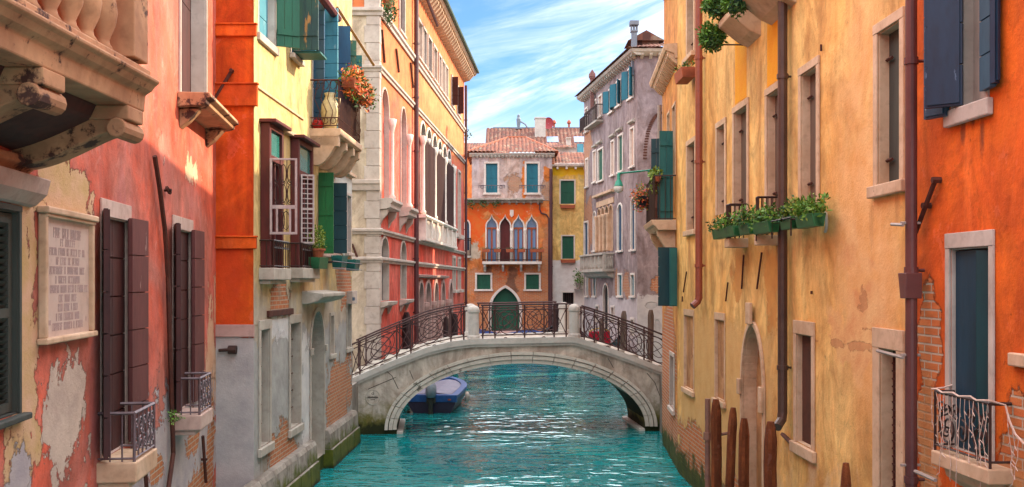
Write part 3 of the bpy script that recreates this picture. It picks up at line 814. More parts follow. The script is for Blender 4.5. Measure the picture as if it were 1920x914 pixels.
# balcony with console
zt = 7.08; a0 = fc.at(581, 245)[0]; a1 = a0+2.55; pr = .62
mb = MB(); mb.sweep(fc, [(-.02, zt-.16), (pr-.05, zt-.16), (pr, zt-.12), (pr, zt), (-.02, zt)], a0, a1)
mb.box(fc, a0+.01, a0+.16, zt-.36, zt-.161, -.02, pr-.04)
bc = mb.build('balcony', stone_w, cream, bevel=.012)
for a in (a0+.1, a0+.95, a0+1.8, a1-.1):
    mb = MB(); prof = [(0, zt-.165), (pr-.05, zt-.165), (pr-.05, zt-.33)]
    for k in range(9):
        t = k/8; prof.append(((pr-.12)*(1-t), zt-.36-.16*math.sin(t*math.pi)-.36*t))
    mb.sweep(fc, prof, a-.09, a+.09); mb.build('console', stone_w, bc, bevel=.01)
mb = MB(); z1 = zt+.98
for z, k in ((z1, 1.5), (zt+.06, 1), (zt+.22, 1)):
    bar(mb, fc, a0+.04, z, a1-.04, z, pr-.05, .011*k)
    for a in (a0+.04, a1-.04): bar(mb, fc, a, z, a, z, 0, .011*k, pr-.05)
n = 22
for k in range(n+1): bar(mb, fc, a0+.04+(a1-a0-.08)*k/n, zt, a0+.04+(a1-a0-.08)*k/n, z1, pr-.05, .009)
for k in range(1, 5):
    for a in (a0+.04, a1-.04):
        p = (pr-.05)*k/4.3
        mb.tube([fc.pt(a, zt+.06, p), fc.pt(a, zt+.35, p+.06), fc.pt(a, zt+.6, p-.05), fc.pt(a, z1, p+.03)], .008, 4)
g = fc.sub(a0+.04, R(90), 1)
for c in (.12, .3, .46): ring(mb, g, c, z1-.1, .07, .09, 0, .007, 10); ring(mb, g, c, zt+.16, .06, .06, 0, .007, 10)
mb.build('railing', rust, bc)
# string line, hood ledges, awning pole
mb = MB(); q = [fc.at(477, 160), fc.at(568, 216)]; mb.box(fc, q[0][0], q[1][0], q[0][1]-.02, q[0][1]+.02, -.02, .03)
for x0, x1, y in ((516, 547, 240), (640, 662, 322)):
    A, B = fc.at(x0, y), fc.at(x1, y); mb.box(fc, A[0], B[0], A[1]-.0, A[1]+.07, -.02, .09)
mb.build('string_course', stone_w, cream, bevel=.006)
mb = MB(); mb.tube([fc.pt(*fc.at(632, 14, .15), .15), fc.pt(*fc.at(632, 14, .15), .15)+V((.62, 1.4, -.98))], .035, 6); mb.build('awning_pole', goldw, cream)
mb = MB(); A = fc.at(590, -10, .2); mb.tube([fc.pt(A[0], A[1], .3), fc.pt(A[0]+1.8, A[1]-.0, .3)], .09, 8); mb.build('awning_roll', maroon, cream)
# brick patch lintel, arch canopy
mb = MB(); A, B = fc.at(500, 590), fc.at(546, 590); mb.box(fc, A[0], B[0], A[1]-.05, A[1]+.06, -.02, .05); mb.build('timber_lintel', rust, cream, bevel=.01)
mb = MB(); A, B = fc.at(566, 545), fc.at(612, 545); z = fc.at(580, 545)[1]
mb.sweep(fc, [(-.02, z), (.42, z-.05), (.42, z-.12), (.32, z-.2), (.1, z-.26), (-.02, z-.26)], A[0], B[0]); mb.build('canopy_slab', stone, cream, bevel=.015)
# ground floor openings
for x0, x1, yt, yb in ((487, 504, 618, 835), (543, 561, 606, 800)):
    r = fc.rect(x0, x1, yt, yb); W.hole(*r, .26); o = surround(fc, r, .09, .03, stone, cream, lintel=.16, sill=(.07, .14), lin=.22); panel(fc, r, .22, dark, o, name='pane', rows=0)
    mb = MB()
    for k in range(1, 3): bar(mb, fc, r[0]+(r[1]-r[0])*k/3, r[2], r[0]+(r[1]-r[0])*k/3, r[3], -.12, .012)
    for k in range(1, 6): bar(mb, fc, r[0], r[2]+(r[3]-r[2])*k/6, r[1], r[2]+(r[3]-r[2])*k/6, -.12, .010)
    mb.build('bars', rust, o)
r = fc.rect(582, 606, 584, 862); sp = r[3]-.75; W.hole(*r, .5, 'round', sp)
o = surround(fc, r, .09, .03, stone, cream, name='doorway', kind='round', spring=sp); panel(fc, r, .48, dark, o, name='door', kind='round', spring=sp, mid=False)
for q0, q1 in ((r[0]-.14, r[0]), (r[1], r[1]+.14)):
    mb = MB(); mb.box(fc, q0, q1, sp-.12, sp+.02, .034, .08); mb.build('impost', stone, o, bevel=.01)
for x0, x1, yt, yb in ((619, 625, 592, 664), (650, 657, 572, 652)):
    r = fc.rect(x0, x1, yt, yb); W.hole(*r, .25); o = surround(fc, r, .07, .02, stone, cream, sill=(.06, .1)); panel(fc, r, .12, maroon if x0 < 630 else bluew, o, rows=2)
mb = MB(); r = fc.rect(650, 658, 546, 570); mb.box(fc, r[0], r[1]+.1, r[2], r[3], -.02, .14); mt = mb.build('meter_box', white_st, cream, bevel=.01)
mb = MB(); mb.box(fc, r[0]-.002, r[0]+.3, r[2]+.08, r[2]+.16, .141, .145); mb.build('blue_mark', bluew, mt)
# stone plinth with algae
plinth_m = P('algae_stone', (.36, .33, .28), (.27, .24, .21), mott=1.2, layers=[dict(below=.62, k=1.3, col=(.045, .07, .008), col2=(.11, .12, .015), noise=.3, scale=2.5, soft=.3, dh=.5), dict(below=.10, k=3, col=(.012, .018, .008), noise=.2, soft=.3, dh=0)])
for A, B in ((fc.at(500, 900)[0]-1.6, fc.rect(582, 606, 500, 600)[0]-.03), (fc.rect(582, 606, 500, 600)[1]+.03, fc.L+.03)):
    mb = MB(); n = max(2, int((B-A)/.8))
    for k in range(n):
        x0, x1 = A+(B-A)*k/n, A+(B-A)*(k+1)/n-.015
        mb.sweep(fc, [(-.02, .40), (.16, .40), (.14, .72), (.10, .80), (-.02, .82)], x0, x1)
        mb.sweep(fc, [(-.02, -.5), (.24, -.5), (.20, .395), (-.02, .395)], x0, x1)
    mb.build('plinth', plinth_m, cream, f=fc, bevel=.015)
W.build('wall', cream_m, cream)
mb = MB(); mb.box(fc, -.02, .20, 3.3, 13.4, .001, .012) ; mb.build('corner_strip', cream_m, cream, f=fc)

# ================================================================== red palace beyond the bridge
fr = F((-3.88, 29.0), (-2.5, 52.1)); frs = F((-9.0, 29.0), (-3.88, 29.0))
red_m = P('red_plaster', (.72, .08, .045), (.66, .15, .11), mott=.5, streak=(.74, .26, .20), streak_amt=.30, layers=[
    dict(above=8.9, k=.6, col=(.66, .22, .075), col2=(.60, .145, .05), noise=.5, scale=.6, soft=.8, dh=0, amt=.9),  # sunlit peach of the upper storeys put into the plaster colour
    dict(patches=[(16, 12.2, 12, 2.0)], col=(.66, .32, .13), col2=(.62, .23, .085), noise=.6, scale=.7, soft=.6, dh=0, amt=.75),  # more of the sunlit peach, painted along the attic band
    dict(below=.8, k=.8, col=(.35, .25, .22), noise=.4, dh=0)])
white_m = P('white_side_plaster', (.68, .57, .42), (.56, .46, .35), mott=.45, streak=(.40, .32, .25), streak_amt=.45, bumpd=.006, layers=[DAMP])
red = thing('palace', 'red and orange palace with white stone trim, arcaded loggia and long eave', 'palace', fr.pt(0, 0))
ws = Wall(frs, 0, frs.L, -.5, 15.2, .3)
r = frs.rect(660, 692, -60, 16); ws.hole(*r, .2)
o = surround(frs, r, .05, .02, white_st, red); panel(frs, r, .1, pane, o, rows=0, name='pane')
ws.build('end_wall', white_m, red, closed=False)
mb = MB(); q = frs.L
k = 0; z = .2
while z < 14.6:
    w = .42 if k % 2 else .36
    mb.box(frs, q-w, q+.03, z, z+.50, .003, .035); mb.box(fr, 0.0, .26 if k % 2 else .20, z, z+.50, .003, .03); z += .512; k += 1
mb.build('quoins', white_st, red, bevel=.008)
Wr = Wall(fr, 0, fr.L, -.5, 14.6, 5)
zA, zB, zC, zD = 11.85, 10.2, 5.45, 4.62
mb = MB()
for z, pr, h in ((zA, .13, .22), (zB, .11, .17), (zC, .13, .15), (zD, .12, .15)):
    prof = [(.004, z-h/2), (pr*.5, z-h/2), (pr*.55, z-h*.1), (pr, z+h*.1), (pr, z+h/2), (.004, z+h/2+.03)]
    mb.sweep(fr, prof, -.05, fr.L); mb.sweep(frs, prof, frs.L-2.2, frs.L+pr*.9)
for px in (666, 676, 684): pass
prof = [(.004, 8.0-.2), (.08, 7.8), (.10, 7.95), (.14, 8.0), (.14, 8.1), (.004, 8.12)]
mb.sweep(frs, [(p, z-1.15) for p, z in prof], frs.L-2.2, frs.L+.05)
mb.build('string_course', white_st, red, bevel=.006)
# attic windows
rows = [(783, 790, 's'), (793, 798, 'd'), (802, 808, 'd'), (812, 818, 's'), (822, 826, 's'), (829, 832, 's'), (835, 838, 's'), (846, 850, 'd'), (857, 862, 'd'), (722, 731, 'd'), (748, 757, 'd')]
attic_m = simple('pale_blind', (.60, .42, .32), (.5, .33, .25), .8, 3)
for x0, x1, t in rows:
    a, b = fr.at(x0, 400)[0], fr.at(x1, 400)[0]
    if b-a < .6: c = (a+b)/2; a, b = c-.36, c+.36
    lo = x0 > 780
    r = (a, b, 12.22, 13.55) if lo else (a, b, 12.2, 13.9)
    Wr.hole(*r, .16); o = surround(fr, r, .10, .05, white_st, red, sill=(.1, .08)); panel(fr, r, .07, curtain if t == 'd' else attic_m, o, rows=2)
    if t == 'd' and 840 < x0: leaf(fr, r[0], r[2], r[3], .3, R(80), -1, curtain, o, rows=3)
# arched windows with slim columns and balconettes
for x0, x1 in ((713, 727), (750, 759)):
    a, b = fr.at(x0, 400)[0], fr.at(x1, 400)[0]; b = a+max(b-a, 1.05)
    r = (a, b, 6.45, 9.75); sp = 9.05; Wr.hole(*r, .45, 'round', sp)
    o = surround(fr, r, .06, .05, white_st, red, kind='round', spring=sp, lin=.12); panel(fr, r, .11, red_m, o, name='niche', kind='round', spring=sp, mid=False)
    for c in (b+.10,):
        mb = MB(); mb.lathe([(.11, 0), (.11, .12), (.06, .2), (.055, 2.1), (.075, 2.2), (.11, 2.3), (.14, 2.5), (.09, 2.52)], fr.pt(c, 6.46, .12), 12); mb.build('column', bright_st, o, smooth=True)
    mb = MB(); mb.sweep(fr, [(.004, 6.43), (.40, 6.43), (.42, 6.34), (.34, 6.26), (.34, 6.16), (.22, 6.12), (.004, 6.1)], a-.22, b+.30)
    for c in (a-.08, b+.12): mb.sweep(fr, [(.004, 6.1), (.26, 6.1), (.22, 5.95), (.08, 5.8), (.004, 5.62)], c-.09, c+.09)
    mb.build('balconette', white_st, o, bevel=.008)
    # lower arched pair
    r = (a+.06, b+.02, 3.42, 4.98); sp = 4.55; Wr.hole(*r, .40, 'round', sp) if False else None
    r = (a+.05, b-.02, 3.42, 5.30); sp = 4.85; Wr.hole(*r, .35, 'round', sp)
    o = surround(fr, r, .07, .04, white_st, red, kind='round', spring=sp); panel(fr, r, .14, pane if x0 < 740 else dark, o, kind='round', spring=sp, name='pane')
    mb = MB(); mb.sweep(fr, [(.004, 3.4), (.28, 3.4), (.26, 3.3), (.1, 3.24), (.004, 3.2)], a-.15, b+.2)
    for c in (a+.02, b): mb.sweep(fr, [(.004, 3.24), (.14, 3.24), (.04, 3.02), (.004, 3.0)], c-.07, c+.07)
    mb.build('sill', white_st, o, bevel=.008)
# loggia: arcade over brown curtains, balustrade below
A0, A1 = fr.at(786, 400)[0], fr.at(845, 400)[0]; n = 6; w = (A1-A0)/n
for k in range(n):
    a, b = A0+w*k+.14, A0+w*(k+1)-.14; r = (a, b, 6.45, 9.95); sp = 9.35; Wr.hole(*r, .5, 'round', sp)
    o = surround(fr, r, .09, .05, bright_st, red, kind='round', spring=sp); panel(fr, r, .22, dark, o, name='recess', kind='round', spring=sp, mid=False)
for k in range(3):
    mb = MB(); m = 26; a, b = A0+w*2*k+.16, A0+w*2*(k+1)-.10
    for j in range(m):
        x0, x1 = a+(b-a)*j/m, a+(b-a)*(j+1)/m; p = .025*math.sin(j*2.1)
        mb.box(fr, x0, x1-.004, 6.5, 9.28, .10+p, .14+p)
    mb.build('curtain', curtain, red)
for k in range(7):
    big = k % 2 == 0; mb = MB()
    if big: mb.lathe([(.12, 0), (.12, .1), (.075, .16), (.07, 2.5), (.09, 2.56), (.13, 2.66), (.14, 2.86), (.09, 2.88)], fr.pt(A0+w*k, 6.48, .14), 12)
    else: mb.lathe([(.07, 0), (.11, .1), (.12, .22)], fr.pt(A0+w*k, 9.26, .08), 10)
    mb.build('column', bright_st, red, smooth=True)
mb = MB(); zt = 6.45
mb.sweep(fr, [(.004, zt), (.30, zt), (.32, zt-.06), (.26, zt-.12), (.004, zt-.12)], A0-.3, A1+.2)
mb.sweep(fr, [(.004, zt-.95), (.30, zt-.95), (.30, zt-.84), (.004, zt-.82)], A0-.3, A1+.2)
for k in range(n+1): mb.box(fr, A0+w*k-.13, A0+w*k+.13, zt-.83, zt-.12, .004, .27)
bl = mb.build('balustrade', bright_st, red, bevel=.006)
mb = MB(); m = n*6
for k in range(m):
    a = A0+(A1-A0)*(k+.5)/m; mb.lathe([(.06, 0), (.045, .08), (.085, .28), (.05, .5), (.06, .69)], fr.pt(a, zt-.82, .14), 8)
bb = mb.build('balusters', bright_st, bl, smooth=True)
# tall pale windows at the far end, in two storeys
for x0, x1 in ((848, 852.5), (858, 862)):
    a, b = fr.at(x0, 400)[0], fr.at(x1, 400)[0]
    r = (a, b, 6.3, 9.4); Wr.hole(*r, .25); o = surround(fr, r, .12, .06, white_st, red, sill=(.22, .2)); panel(fr, r, .08, attic_m, o, rows=3)
    r = (a, b, 3.6, 5.1); Wr.hole(*r, .25); o = surround(fr, r, .12, .06, white_st, red, sill=(.22, .14)); panel(fr, r, .2, pane, o, rows=0, name='pane')
# water-level arcade
hx = [(783, 792), (796, 806), (812, 820), (826, 833), (841, 847)]
for k, (x0, x1) in enumerate(hx):
    a, b = fr.at(x0, 500)[0], fr.at(x1, 500)[0]; c = (a+b)/2; h = max(.55, (b-a)/2*.9); r = (c-h, c+h, .35, 3.95); sp = 3.3
    Wr.hole(*r, .6, 'round', sp); o = surround(fr, r, .16, .06, pink_st, red, name='archway', kind='round', spring=sp); panel(fr, r, .20, dark if k != 4 else brownl, o, name='door', kind='round', spring=sp, mid=False)
mb = MB(); mb.sweep(fr, [(.004, 4.12), (.16, 4.16), (.18, 4.24), (.004, 4.26)], fr.at(782, 500)[0]-.3, fr.at(833, 500)[0]+.4)
for k in range(4):
    c = fr.at((hx[k][1]+hx[k+1][0])/2, 500)[0]; mb.lathe([(.16, 0), (.12, .2), (.11, 2.4), (.18, 2.6), (.18, 2.75)], fr.pt(c, .45, .06), 10)
mb.build('arcade_trim', pink_st, red, bevel=.006)
# eave with brackets, gutter and pipes, tie irons
mb = MB(); zt = 14.6
mb.sweep(fr, [(-.2, zt-.05), (.10, zt-.05), (.10, zt+.10), (.55, zt+.22), (.62, zt+.30), (.62, zt+.40), (-.2, zt+.42)], -.4, fr.L+.4)
n = 48
for k in range(n):
    a = fr.L*(k+.5)/n; mb.sweep(fr, [(.004, zt+.09), (.50, zt+.2), (.50, zt+.08), (.30, zt-.14), (.004, zt-.22)], a-.10, a+.10)
mb.build('eave', stone_w, red)
mb = MB(); mb.tube([fr.pt(-.4, zt+.42, .68), fr.pt(fr.L+.4, zt+.42, .68)], .09, 8); mb.build('gutter', simple('green_copper', (.10, .17, .13), (.06, .10, .08), .6, 3), red)
pa = fr.at(779, 400, .1)[0]; pipe(fr, [(pa, .4), (pa, 14.3)], .085, pipe_m, red)
mb = MB(); mb.tube([fr.pt(pa, 14.25, .12), fr.pt(pa+.1, 14.7, .66)], .08, 8); mb.tube([fr.pt(pa+.3, 14.35, .35), fr.pt(pa+2.8, 13.75, .50)], .06, 6); mb.build('overflow_pipe', pipe_m, red)
pa = fr.L-.25; pipe(fr, [(pa, .4), (pa, 14.2)], .07, pipe_m, red)
for x, y0, y1 in ((713, 56, 118), (740, 92, 136), (767, 118, 165)):
    mb = MB(); (a, z0), (b, z1) = fr.at(x, y0), fr.at(x+5, y1); mb.tube([fr.pt(a, z0, .05), fr.pt(b, z1, .05)], .04, 5); mb.build('wall_anchor', rust, red)
A, B = frs.at(661, 462), frs.at(674, 492)
mb = MB(); mb.tube([frs.pt(*frs.at(661, 458), .06), frs.pt(*B, .06)], .035, 5); mb.build('wall_anchor', rust, red)
Wr.build('wall', red_m, red)
mb = MB(); q = fr.pt
mb.face([q(-.4, zt+.43, .6), q(fr.L+.4, zt+.43, .6), q(fr.L+.4, zt+1.6, -5), q(-.4, zt+1.6, -5)])
mb.face([q(-.4, zt+.43, .6), q(-.4, zt+1.6, -5), q(-.4, zt+.43, -5)]); mb.face([q(fr.L+.4, zt+.43, .6), q(fr.L+.4, zt+.43, -5), q(fr.L+.4, zt+1.6, -5)])
rf = mb.build('roof', rtile, red)
mb = MB(); mb.box(fr, 16.6, 17.3, 14.6, 15.95, -.55, .15); mb.box(fr, 16.5, 17.4, 15.951, 16.2, -.65, .25); mb.build('chimney', pipe_m, rf, bevel=.02)
# ================================================================== gothic house closing the canal
D = 60.0
fg = F((-9.0, D), (2.42, D)); fgu = F((-2.42, D), (2.42, D))
gx = lambda x: fg.at(x, 500)[0]; gz = lambda y: fg.at(950, y)[1]
goth_m = P('gothic_plaster', (.70, .30, .10), (.74, .19, .04), mott=.9, streak=(.5, .18, .08), streak_amt=.35, layers=[
    dict(patches=[patch(fg, 868, 912, 380, 470), patch(fg, 905, 1030, 372, 412), patch(fg, 925, 950, 490, 545), patch(fg, 970, 985, 490, 545)], col=(.72, .10, .015), col2=(.66, .16, .03), noise=.6, scale=1.1, soft=.15, dh=0),
    dict(patches=[patch(fg, 868, 1035, 500, 660, 1), patch(fg, 1012, 1036, 420, 640), patch(fg, 872, 905, 500, 560)], col='brick', tone=(1.9, 1.6, 1.1), noise=.35, scale=1.2, soft=.2, dh=-1, amt=.85),
    dict(patches=[patch(fg, 905, 925, 495, 530), patch(fg, 948, 972, 492, 560)], col=(.20, .10, .07), noise=.7, scale=1.2, soft=.3, dh=0, amt=.8),
    dict(all=-.30, col=(.66, .48, .32), col2=(.55, .36, .22), noise=.55, scale=1.1, soft=.2, dh=0, amt=.75),
    dict(patches=[patch(fg, 865, 905, 450, 490)], col=(.66, .54, .40), noise=.7, scale=1.2, soft=.2, dh=0),
    dict(below=.9, k=1, col=(.10, .07, .05), noise=.4, dh=0)])
gothu_m = P('mauve_plaster', (.66, .52, .46), (.52, .44, .44), mott=.7, streak=(.60, .36, .24), streak_amt=.4, layers=[
    dict(patches=[(2.5, 9.9, .5, .7), (.7, 8.7, 1.0, .3), (4.5, 9.6, .3, 1.0)], col='brick', tone=(1.4, 1.8, 1.9), noise=.6, scale=1.1, soft=.2, amt=.8),
    dict(patches=[(3.15, 9.9, .16, 1.3), (4.55, 10.4, .3, .5)], col=(.72, .22, .05), noise=.5, scale=1.5, soft=.1, dh=0)])
goth = thing('house', 'orange brick house at canal end with four gothic windows and tiled hip roof', 'house', fgu.pt(0, 0))
Wg = Wall(fg, 0, fg.L, -.5, gz(377), 6)
zc = gz(377)
# four ogee windows
ww = .62
for k, cx in enumerate((922, 947, 972, 997)):
    c = gx(cx); r = (c-.31, c+.31, gz(492), gz(404)); sp = gz(428); Wg.hole(*r, .30, 'ogee', sp)
    o = surround(fg, r, .075, .06, bright_st, goth, kind='ogee', spring=sp)
    if k == 1: panel(fg, r, .22, maroon, o, name='pane', kind='ogee', spring=sp, mid=True)
    else:
        panel(fg, r, .25, paneb, o, name='pane', kind='ogee', spring=sp, mid=False)
        mb = MB(); mb.box(fg, c-.05, c+.05, r[2], sp, -.24, -.18); mb.box(fg, r[0], r[0]+.07, r[2], sp, -.24, -.18); mb.box(fg, r[1]-.07, r[1], r[2], sp, -.24, -.18); mb.box(fg, r[0], r[1], sp-.05, sp+.05, -.24, -.17)
        mb.build('sash', terra, o)
    if k < 3:
        mb = MB(); mb.lathe([(.09, 0), (.06, .1), (.055, 1.6), (.10, 1.8), (.11, 1.95)], fg.pt(c+.40, gz(490), .07), 10); mb.build('column', bright_st, o, smooth=True)
mb = MB(); mb.box(fg, gx(956), gx(963), gz(404), gz(394), .003, .07); mb.prism(fg, [(gx(956), gz(404)-.001), (gx(963), gz(404)-.001), (gx(959.5), gz(408))], .003, .07); mb.build('carved_shield', bright_st, goth, bevel=.01)
a0, a1, z0 = gx(905), gx(1015), gz(491); mb = MB(); mb.box(fg, a0, a1, z0-.16, z0, -.02, .62)
for k in range(4):
    a = a0+(a1-a0)*(.04+.307*k); mb.sweep(fg, [(0, z0-.16), (.5, z0-.16), (.45, z0-.32), (.1, z0-.5), (0, z0-.6)], a-.07, a+.07)
bl = mb.build('balcony', bright_st, goth, bevel=.01)
mb = MB(); z1 = gz(468)
for z in (z1, z0+.1): bar(mb, fg, a0+.03, z, a1-.03, z, .56, .022); [mb.tube([fg.pt(a, z, 0), fg.pt(a, z, .56)], .022, 4) for a in (a0+.03, a1-.03)]
for k in range(45): bar(mb, fg, a0+.03+(a1-a0-.06)*k/44, z0, a0+.03+(a1-a0-.06)*k/44, z1, .56, .014 if k % 11 else .03)
for a in (a0+.03, a1-.03):
    for p in (.14, .28, .42): bar(mb, fg, a, z0, a, z1, p, .014)
mb.build('railing', iron, bl)
for x0, x1 in ((894, 920), (986, 1011)):
    r = (gx(x0), gx(x1), gz(543), gz(515)); Wg.hole(*r, .2); o = surround(fg, r, .10, .05, bright_st, goth, sill=(.1, .1)); panel(fg, r, .08, emer, o, rows=3)
r = (gx(921), gx(974), -.1, gz(540)); sp = gz(580); Wg.hole(*r, .4, 'pointed', sp)
o = surround(fg, r, .16, .06, bright_st, goth, name='water_door', kind='pointed', spring=sp)
mb = MB(); mb.prism(fg, [(r[0], gz(566))]+[(x, z) for x, z in arch_pts(r[0], r[1], sp, r[3], 'pointed') if z > gz(566)]+[(r[1], gz(566))], -.33, -.28) if False else mb.prism(fg, ([(r[0], sp-.2)]+arch_pts(r[0], r[1], sp, r[3], 'pointed')+[(r[1], sp-.2)])[::-1], -.33, -.28)
mb.build('tympanum', emer, o)
mb = MB(); mb.box(fg, r[0], r[1], .75, sp-.21, -.36, -.30); mb.build('door_leaf', emer, o)
r = (gx(872), gx(880), gz(470), gz(415)); sp = gz(425); Wg.hole(*r, .2, 'round', sp); o = surround(fg, r, .08, .05, bright_st, goth, kind='round', spring=sp); panel(fg, r, .1, bluew, o, kind='round', spring=sp)
mb = MB(); mb.box(fg, gx(868), gx(884), gz(484), gz(480), -.02, .5); b2 = mb.build('balcony', stone, goth)
box_rail(fg, gx(868), gx(883), gz(480), gz(448), .45, iron, b2, rad=.02, style='bars', cells=6)
pipe(fg, [(gx(1033), .5), (gx(1033), gz(318))], .10, pipe_m, goth, p=.14)
pipe(fg, [(gx(1029), .8), (gx(1029), gz(410)), (gx(1024), gz(403)), (gx(1015), gz(400)), (gx(1012), gz(393)), (gx(1012), gz(380))], .045, pipe_m, goth, p=.08)
Wg.build('wall', goth_m, goth)
mb = MB(); mb.sweep(fg, [(-.1, zc-.12), (.12, zc-.12), (.16, zc), (.42, zc+.04), (.42, zc+.12), (-.1, zc+.14)], .5, gx(1018))
for k in range(11):
    a = gx(875)+k*.43; mb.sweep(fg, [(0, zc+.03), (.30, zc+.03), (.24, zc-.14), (0, zc-.22)], a-.06, a+.06)
mb.build('cornice', stone, goth)
Wu = Wall(fgu, 0, fgu.L, zc+.02, gz(291), 6)
for x0, x1 in ((911, 933), (987, 1009)):
    r = (fgu.at(x0, 500)[0], fgu.at(x1, 500)[0], gz(362), gz(307)); Wu.hole(*r, .2); o = surround(fgu, r, .11, .05, bright_st, goth, sill=(.14, .12))
    panel(fgu, r, .06, tealb, o, rows=2)
    a, b = fgu.at(x0-13, 500)[0], fgu.at(x1+13, 500)[0]; mb = MB(); z = gz(349)
    bar(mb, fgu, a, z, b, z, .32, .02); [bar(mb, fgu, q, z, q, z, 0, .02, .32) for q in (a, b)]
    for q in (a+.2, b-.2): ring(mb, fgu, q, z-.1, .12, .08, .32, .018, 8)
    for q in range(9): bar(mb, fgu, a+(b-a)*q/8, z, a+(b-a)*q/8, z-.18, .32, .012)
    mb.build('railing', irong, o)
Wu.build('upper_wall', gothu_m, goth)
ze = gz(290)
mb = MB(); mb.sweep(fgu, [(-.1, ze-.14), (.06, ze-.14), (.30, ze-.02), (.34, ze+.05), (-.1, ze+.07)], -.15, fgu.L+.15)
for k in range(22): mb.sweep(fgu, [(0, ze-.03), (.24, ze-.03), (.20, ze-.14), (0, ze-.2)], fgu.L*(k+.5)/22-.05, fgu.L*(k+.5)/22+.05)
mb.build('eave', bright_st, goth)
mb = MB(); zr = 1.75; q = fgu.pt
tile_slope(mb, q(-.35, ze+.08, .42), q(fgu.L+.35, ze+.08, .42), V((0, 3.6, 1.35)), inset_l=2.5, inset_r=1.9, amp=.075, sp=.24)
tile_slope(mb, q(fgu.L+.35, ze+.08, .42), q(fgu.L+.35, ze+.08, -6.5), V((-1.9, 0, 1.35)), inset_l=3.6, inset_r=.1)
tile_slope(mb, q(-.35, ze+.08, -6.5), q(-.35, ze+.08, .42), V((2.5, 0, 1.35)), inset_l=.1, inset_r=3.6)
rf = mb.build('roof', rtile, goth, recalc=True)
mb = MB(); mb.tube([q(-.30, ze+.10, .38), q(2.15, ze+1.46, -3.18)], .09, 6); mb.tube([q(fgu.L+.30, ze+.10, .38), q(fgu.L-1.55, ze+1.46, -3.18)], .09, 6); mb.tube([q(2.15, ze+1.48, -3.18), q(fgu.L-1.55, ze+1.48, -3.18)], .09, 6); mb.build('ridge_tiles', terra, rf)

# ================================================================== narrow yellow house
fy = F((2.45, 60.6), (5.6, 60.6)); yx = lambda x: fy.at(x, 500)[0]; yz = lambda y: fy.at(1060, y)[1]
yel_m = P('yellow_far_plaster', (.90, .64, .24), (.84, .54, .18), mott=.8, layers=[
    dict(above=yz(334), k=1.5, col=(.80, .50, .02), col2=(.76, .42, .02), noise=.4, soft=.3, dh=0),
    dict(below=yz(488), k=3, col=(.80, .76, .72), col2=(.68, .62, .58), noise=.2, soft=.15, dh=0)])
yel = thing('house', 'narrow yellow house with dark green shutters and white lower wall beside drainpipe', 'house', fy.pt(0, 0))
Wy = Wall(fy, 0, fy.L, -.5, yz(312), 6)
for x0, x1, yt, yb, m_ in ((1051, 1077, 339, 383, emer), (1054, 1076, 443, 486, emer)):
    r = (yx(x0), yx(x1), yz(yb), yz(yt)); Wy.hole(*r, .2); o = surround(fy, r, .07, .04, bright_st, yel); panel(fy, r, .06, m_, o, rows=2)
r = (yx(1055), yx(1076), yz(572), yz(549)); Wy.hole(*r, .3); o = surround(fy, r, .06, .03, bright_st, yel); panel(fy, r, .25, dark, o, rows=0)
mb = MB()
for k in range(1, 6): bar(mb, fy, r[0]+.7*k/6, r[2], r[0]+.7*k/6, r[3], -.1, .02)
mb.build('bars', iron, o)
Wy.build('wall', yel_m, yel)
z = yz(312); mb = MB(); mb.sweep(fy, [(-.1, z-.08), (.35, z-.02), (.38, z+.08), (-.1, z+.1)], -.02, fy.L)
for k in range(6): mb.box(fy, .25+k*.55, .37+k*.55, z-.2, z-.05, .003, .3)
mb.build('eave', bright_st, yel)
mb = MB(); tile_slope(mb, fy.pt(-.03, z+.1, .45), fy.pt(fy.L, z+.1, .45), V((0, 2.6, 1.0))); mb.build('roof', rtile, yel)
for k, (x, y) in enumerate(((1064, 392), (1065, 494))):
    t = thing('flower_box', ('terracotta flower box under the upper green shutters of narrow yellow house', 'terracotta flower box under the lower green shutters of narrow yellow house')[k], 'flower box', fy.pt(yx(x), yz(y)))
    mb = MB(); a = yx(x); zz_ = yz(y); mb.prism(fy, [(a-.42, zz_+.02), (a+.42, zz_+.02), (a+.46, zz_+.22), (a-.46, zz_+.22)], .005, .26); mb.build('trough', terra, t, bevel=.01)
t = thing('potted_plant', 'pale leafy plant in a pot on white lower wall of the yellow house', 'plant', fy.pt(yx(1084), yz(542), .3))
mb = MB(); mb.lathe([(.10, 0), (.17, .35), (.19, .36)], fy.pt(yx(1084), yz(542), .25), 10); mb.box(fy, yx(1084)-.25, yx(1084)+.25, yz(542)-.06, yz(542)-.002, .004, .45); mb.build('pot', pipe_g, t)
mb = MB(); mb.leaves(fy.pt(yx(1084), yz(522), .25), (.32, .25, .5), 160, .15); mb.build('foliage', leafg, t, recalc=False)

# ================================================================== roofs behind
fbk = F((-1.9, 84), (9, 84)); kx = lambda x: fbk.at(x, 300)[0]; kz = lambda y: fbk.at(1000, y)[1]
bk = thing('house', 'far house with long tiled roof, white chimney and skylights above the gothic house', 'house', fbk.pt(4, 0))
wpl = P('pale_far_plaster', (.62, .50, .46), (.52, .42, .40), mott=.8)
zr0, zr1 = kz(288), 4+.154*86
mb = MB(); mb.box(fbk, .3, fbk.L, -.5, zr0-.05, -9, -.3); mb.build('wall', wpl, bk)
mb = MB(); up = V((0, 5.2, kz(241)*1.0+.75-zr0)); tile_slope(mb, fbk.pt(-.4, zr0, 0), fbk.pt(fbk.L, zr0, 0), up, amp=.10, sp=.34)
rf = mb.build('roof', rtile2, bk)
frr = F(fbk.pt(0, 0, -5.2)[:2], fbk.pt(fbk.L, 0, -5.2)[:2]); rx = lambda x: frr.at(x, 240)[0]; rz = lambda y: frr.at(1000, y)[1]
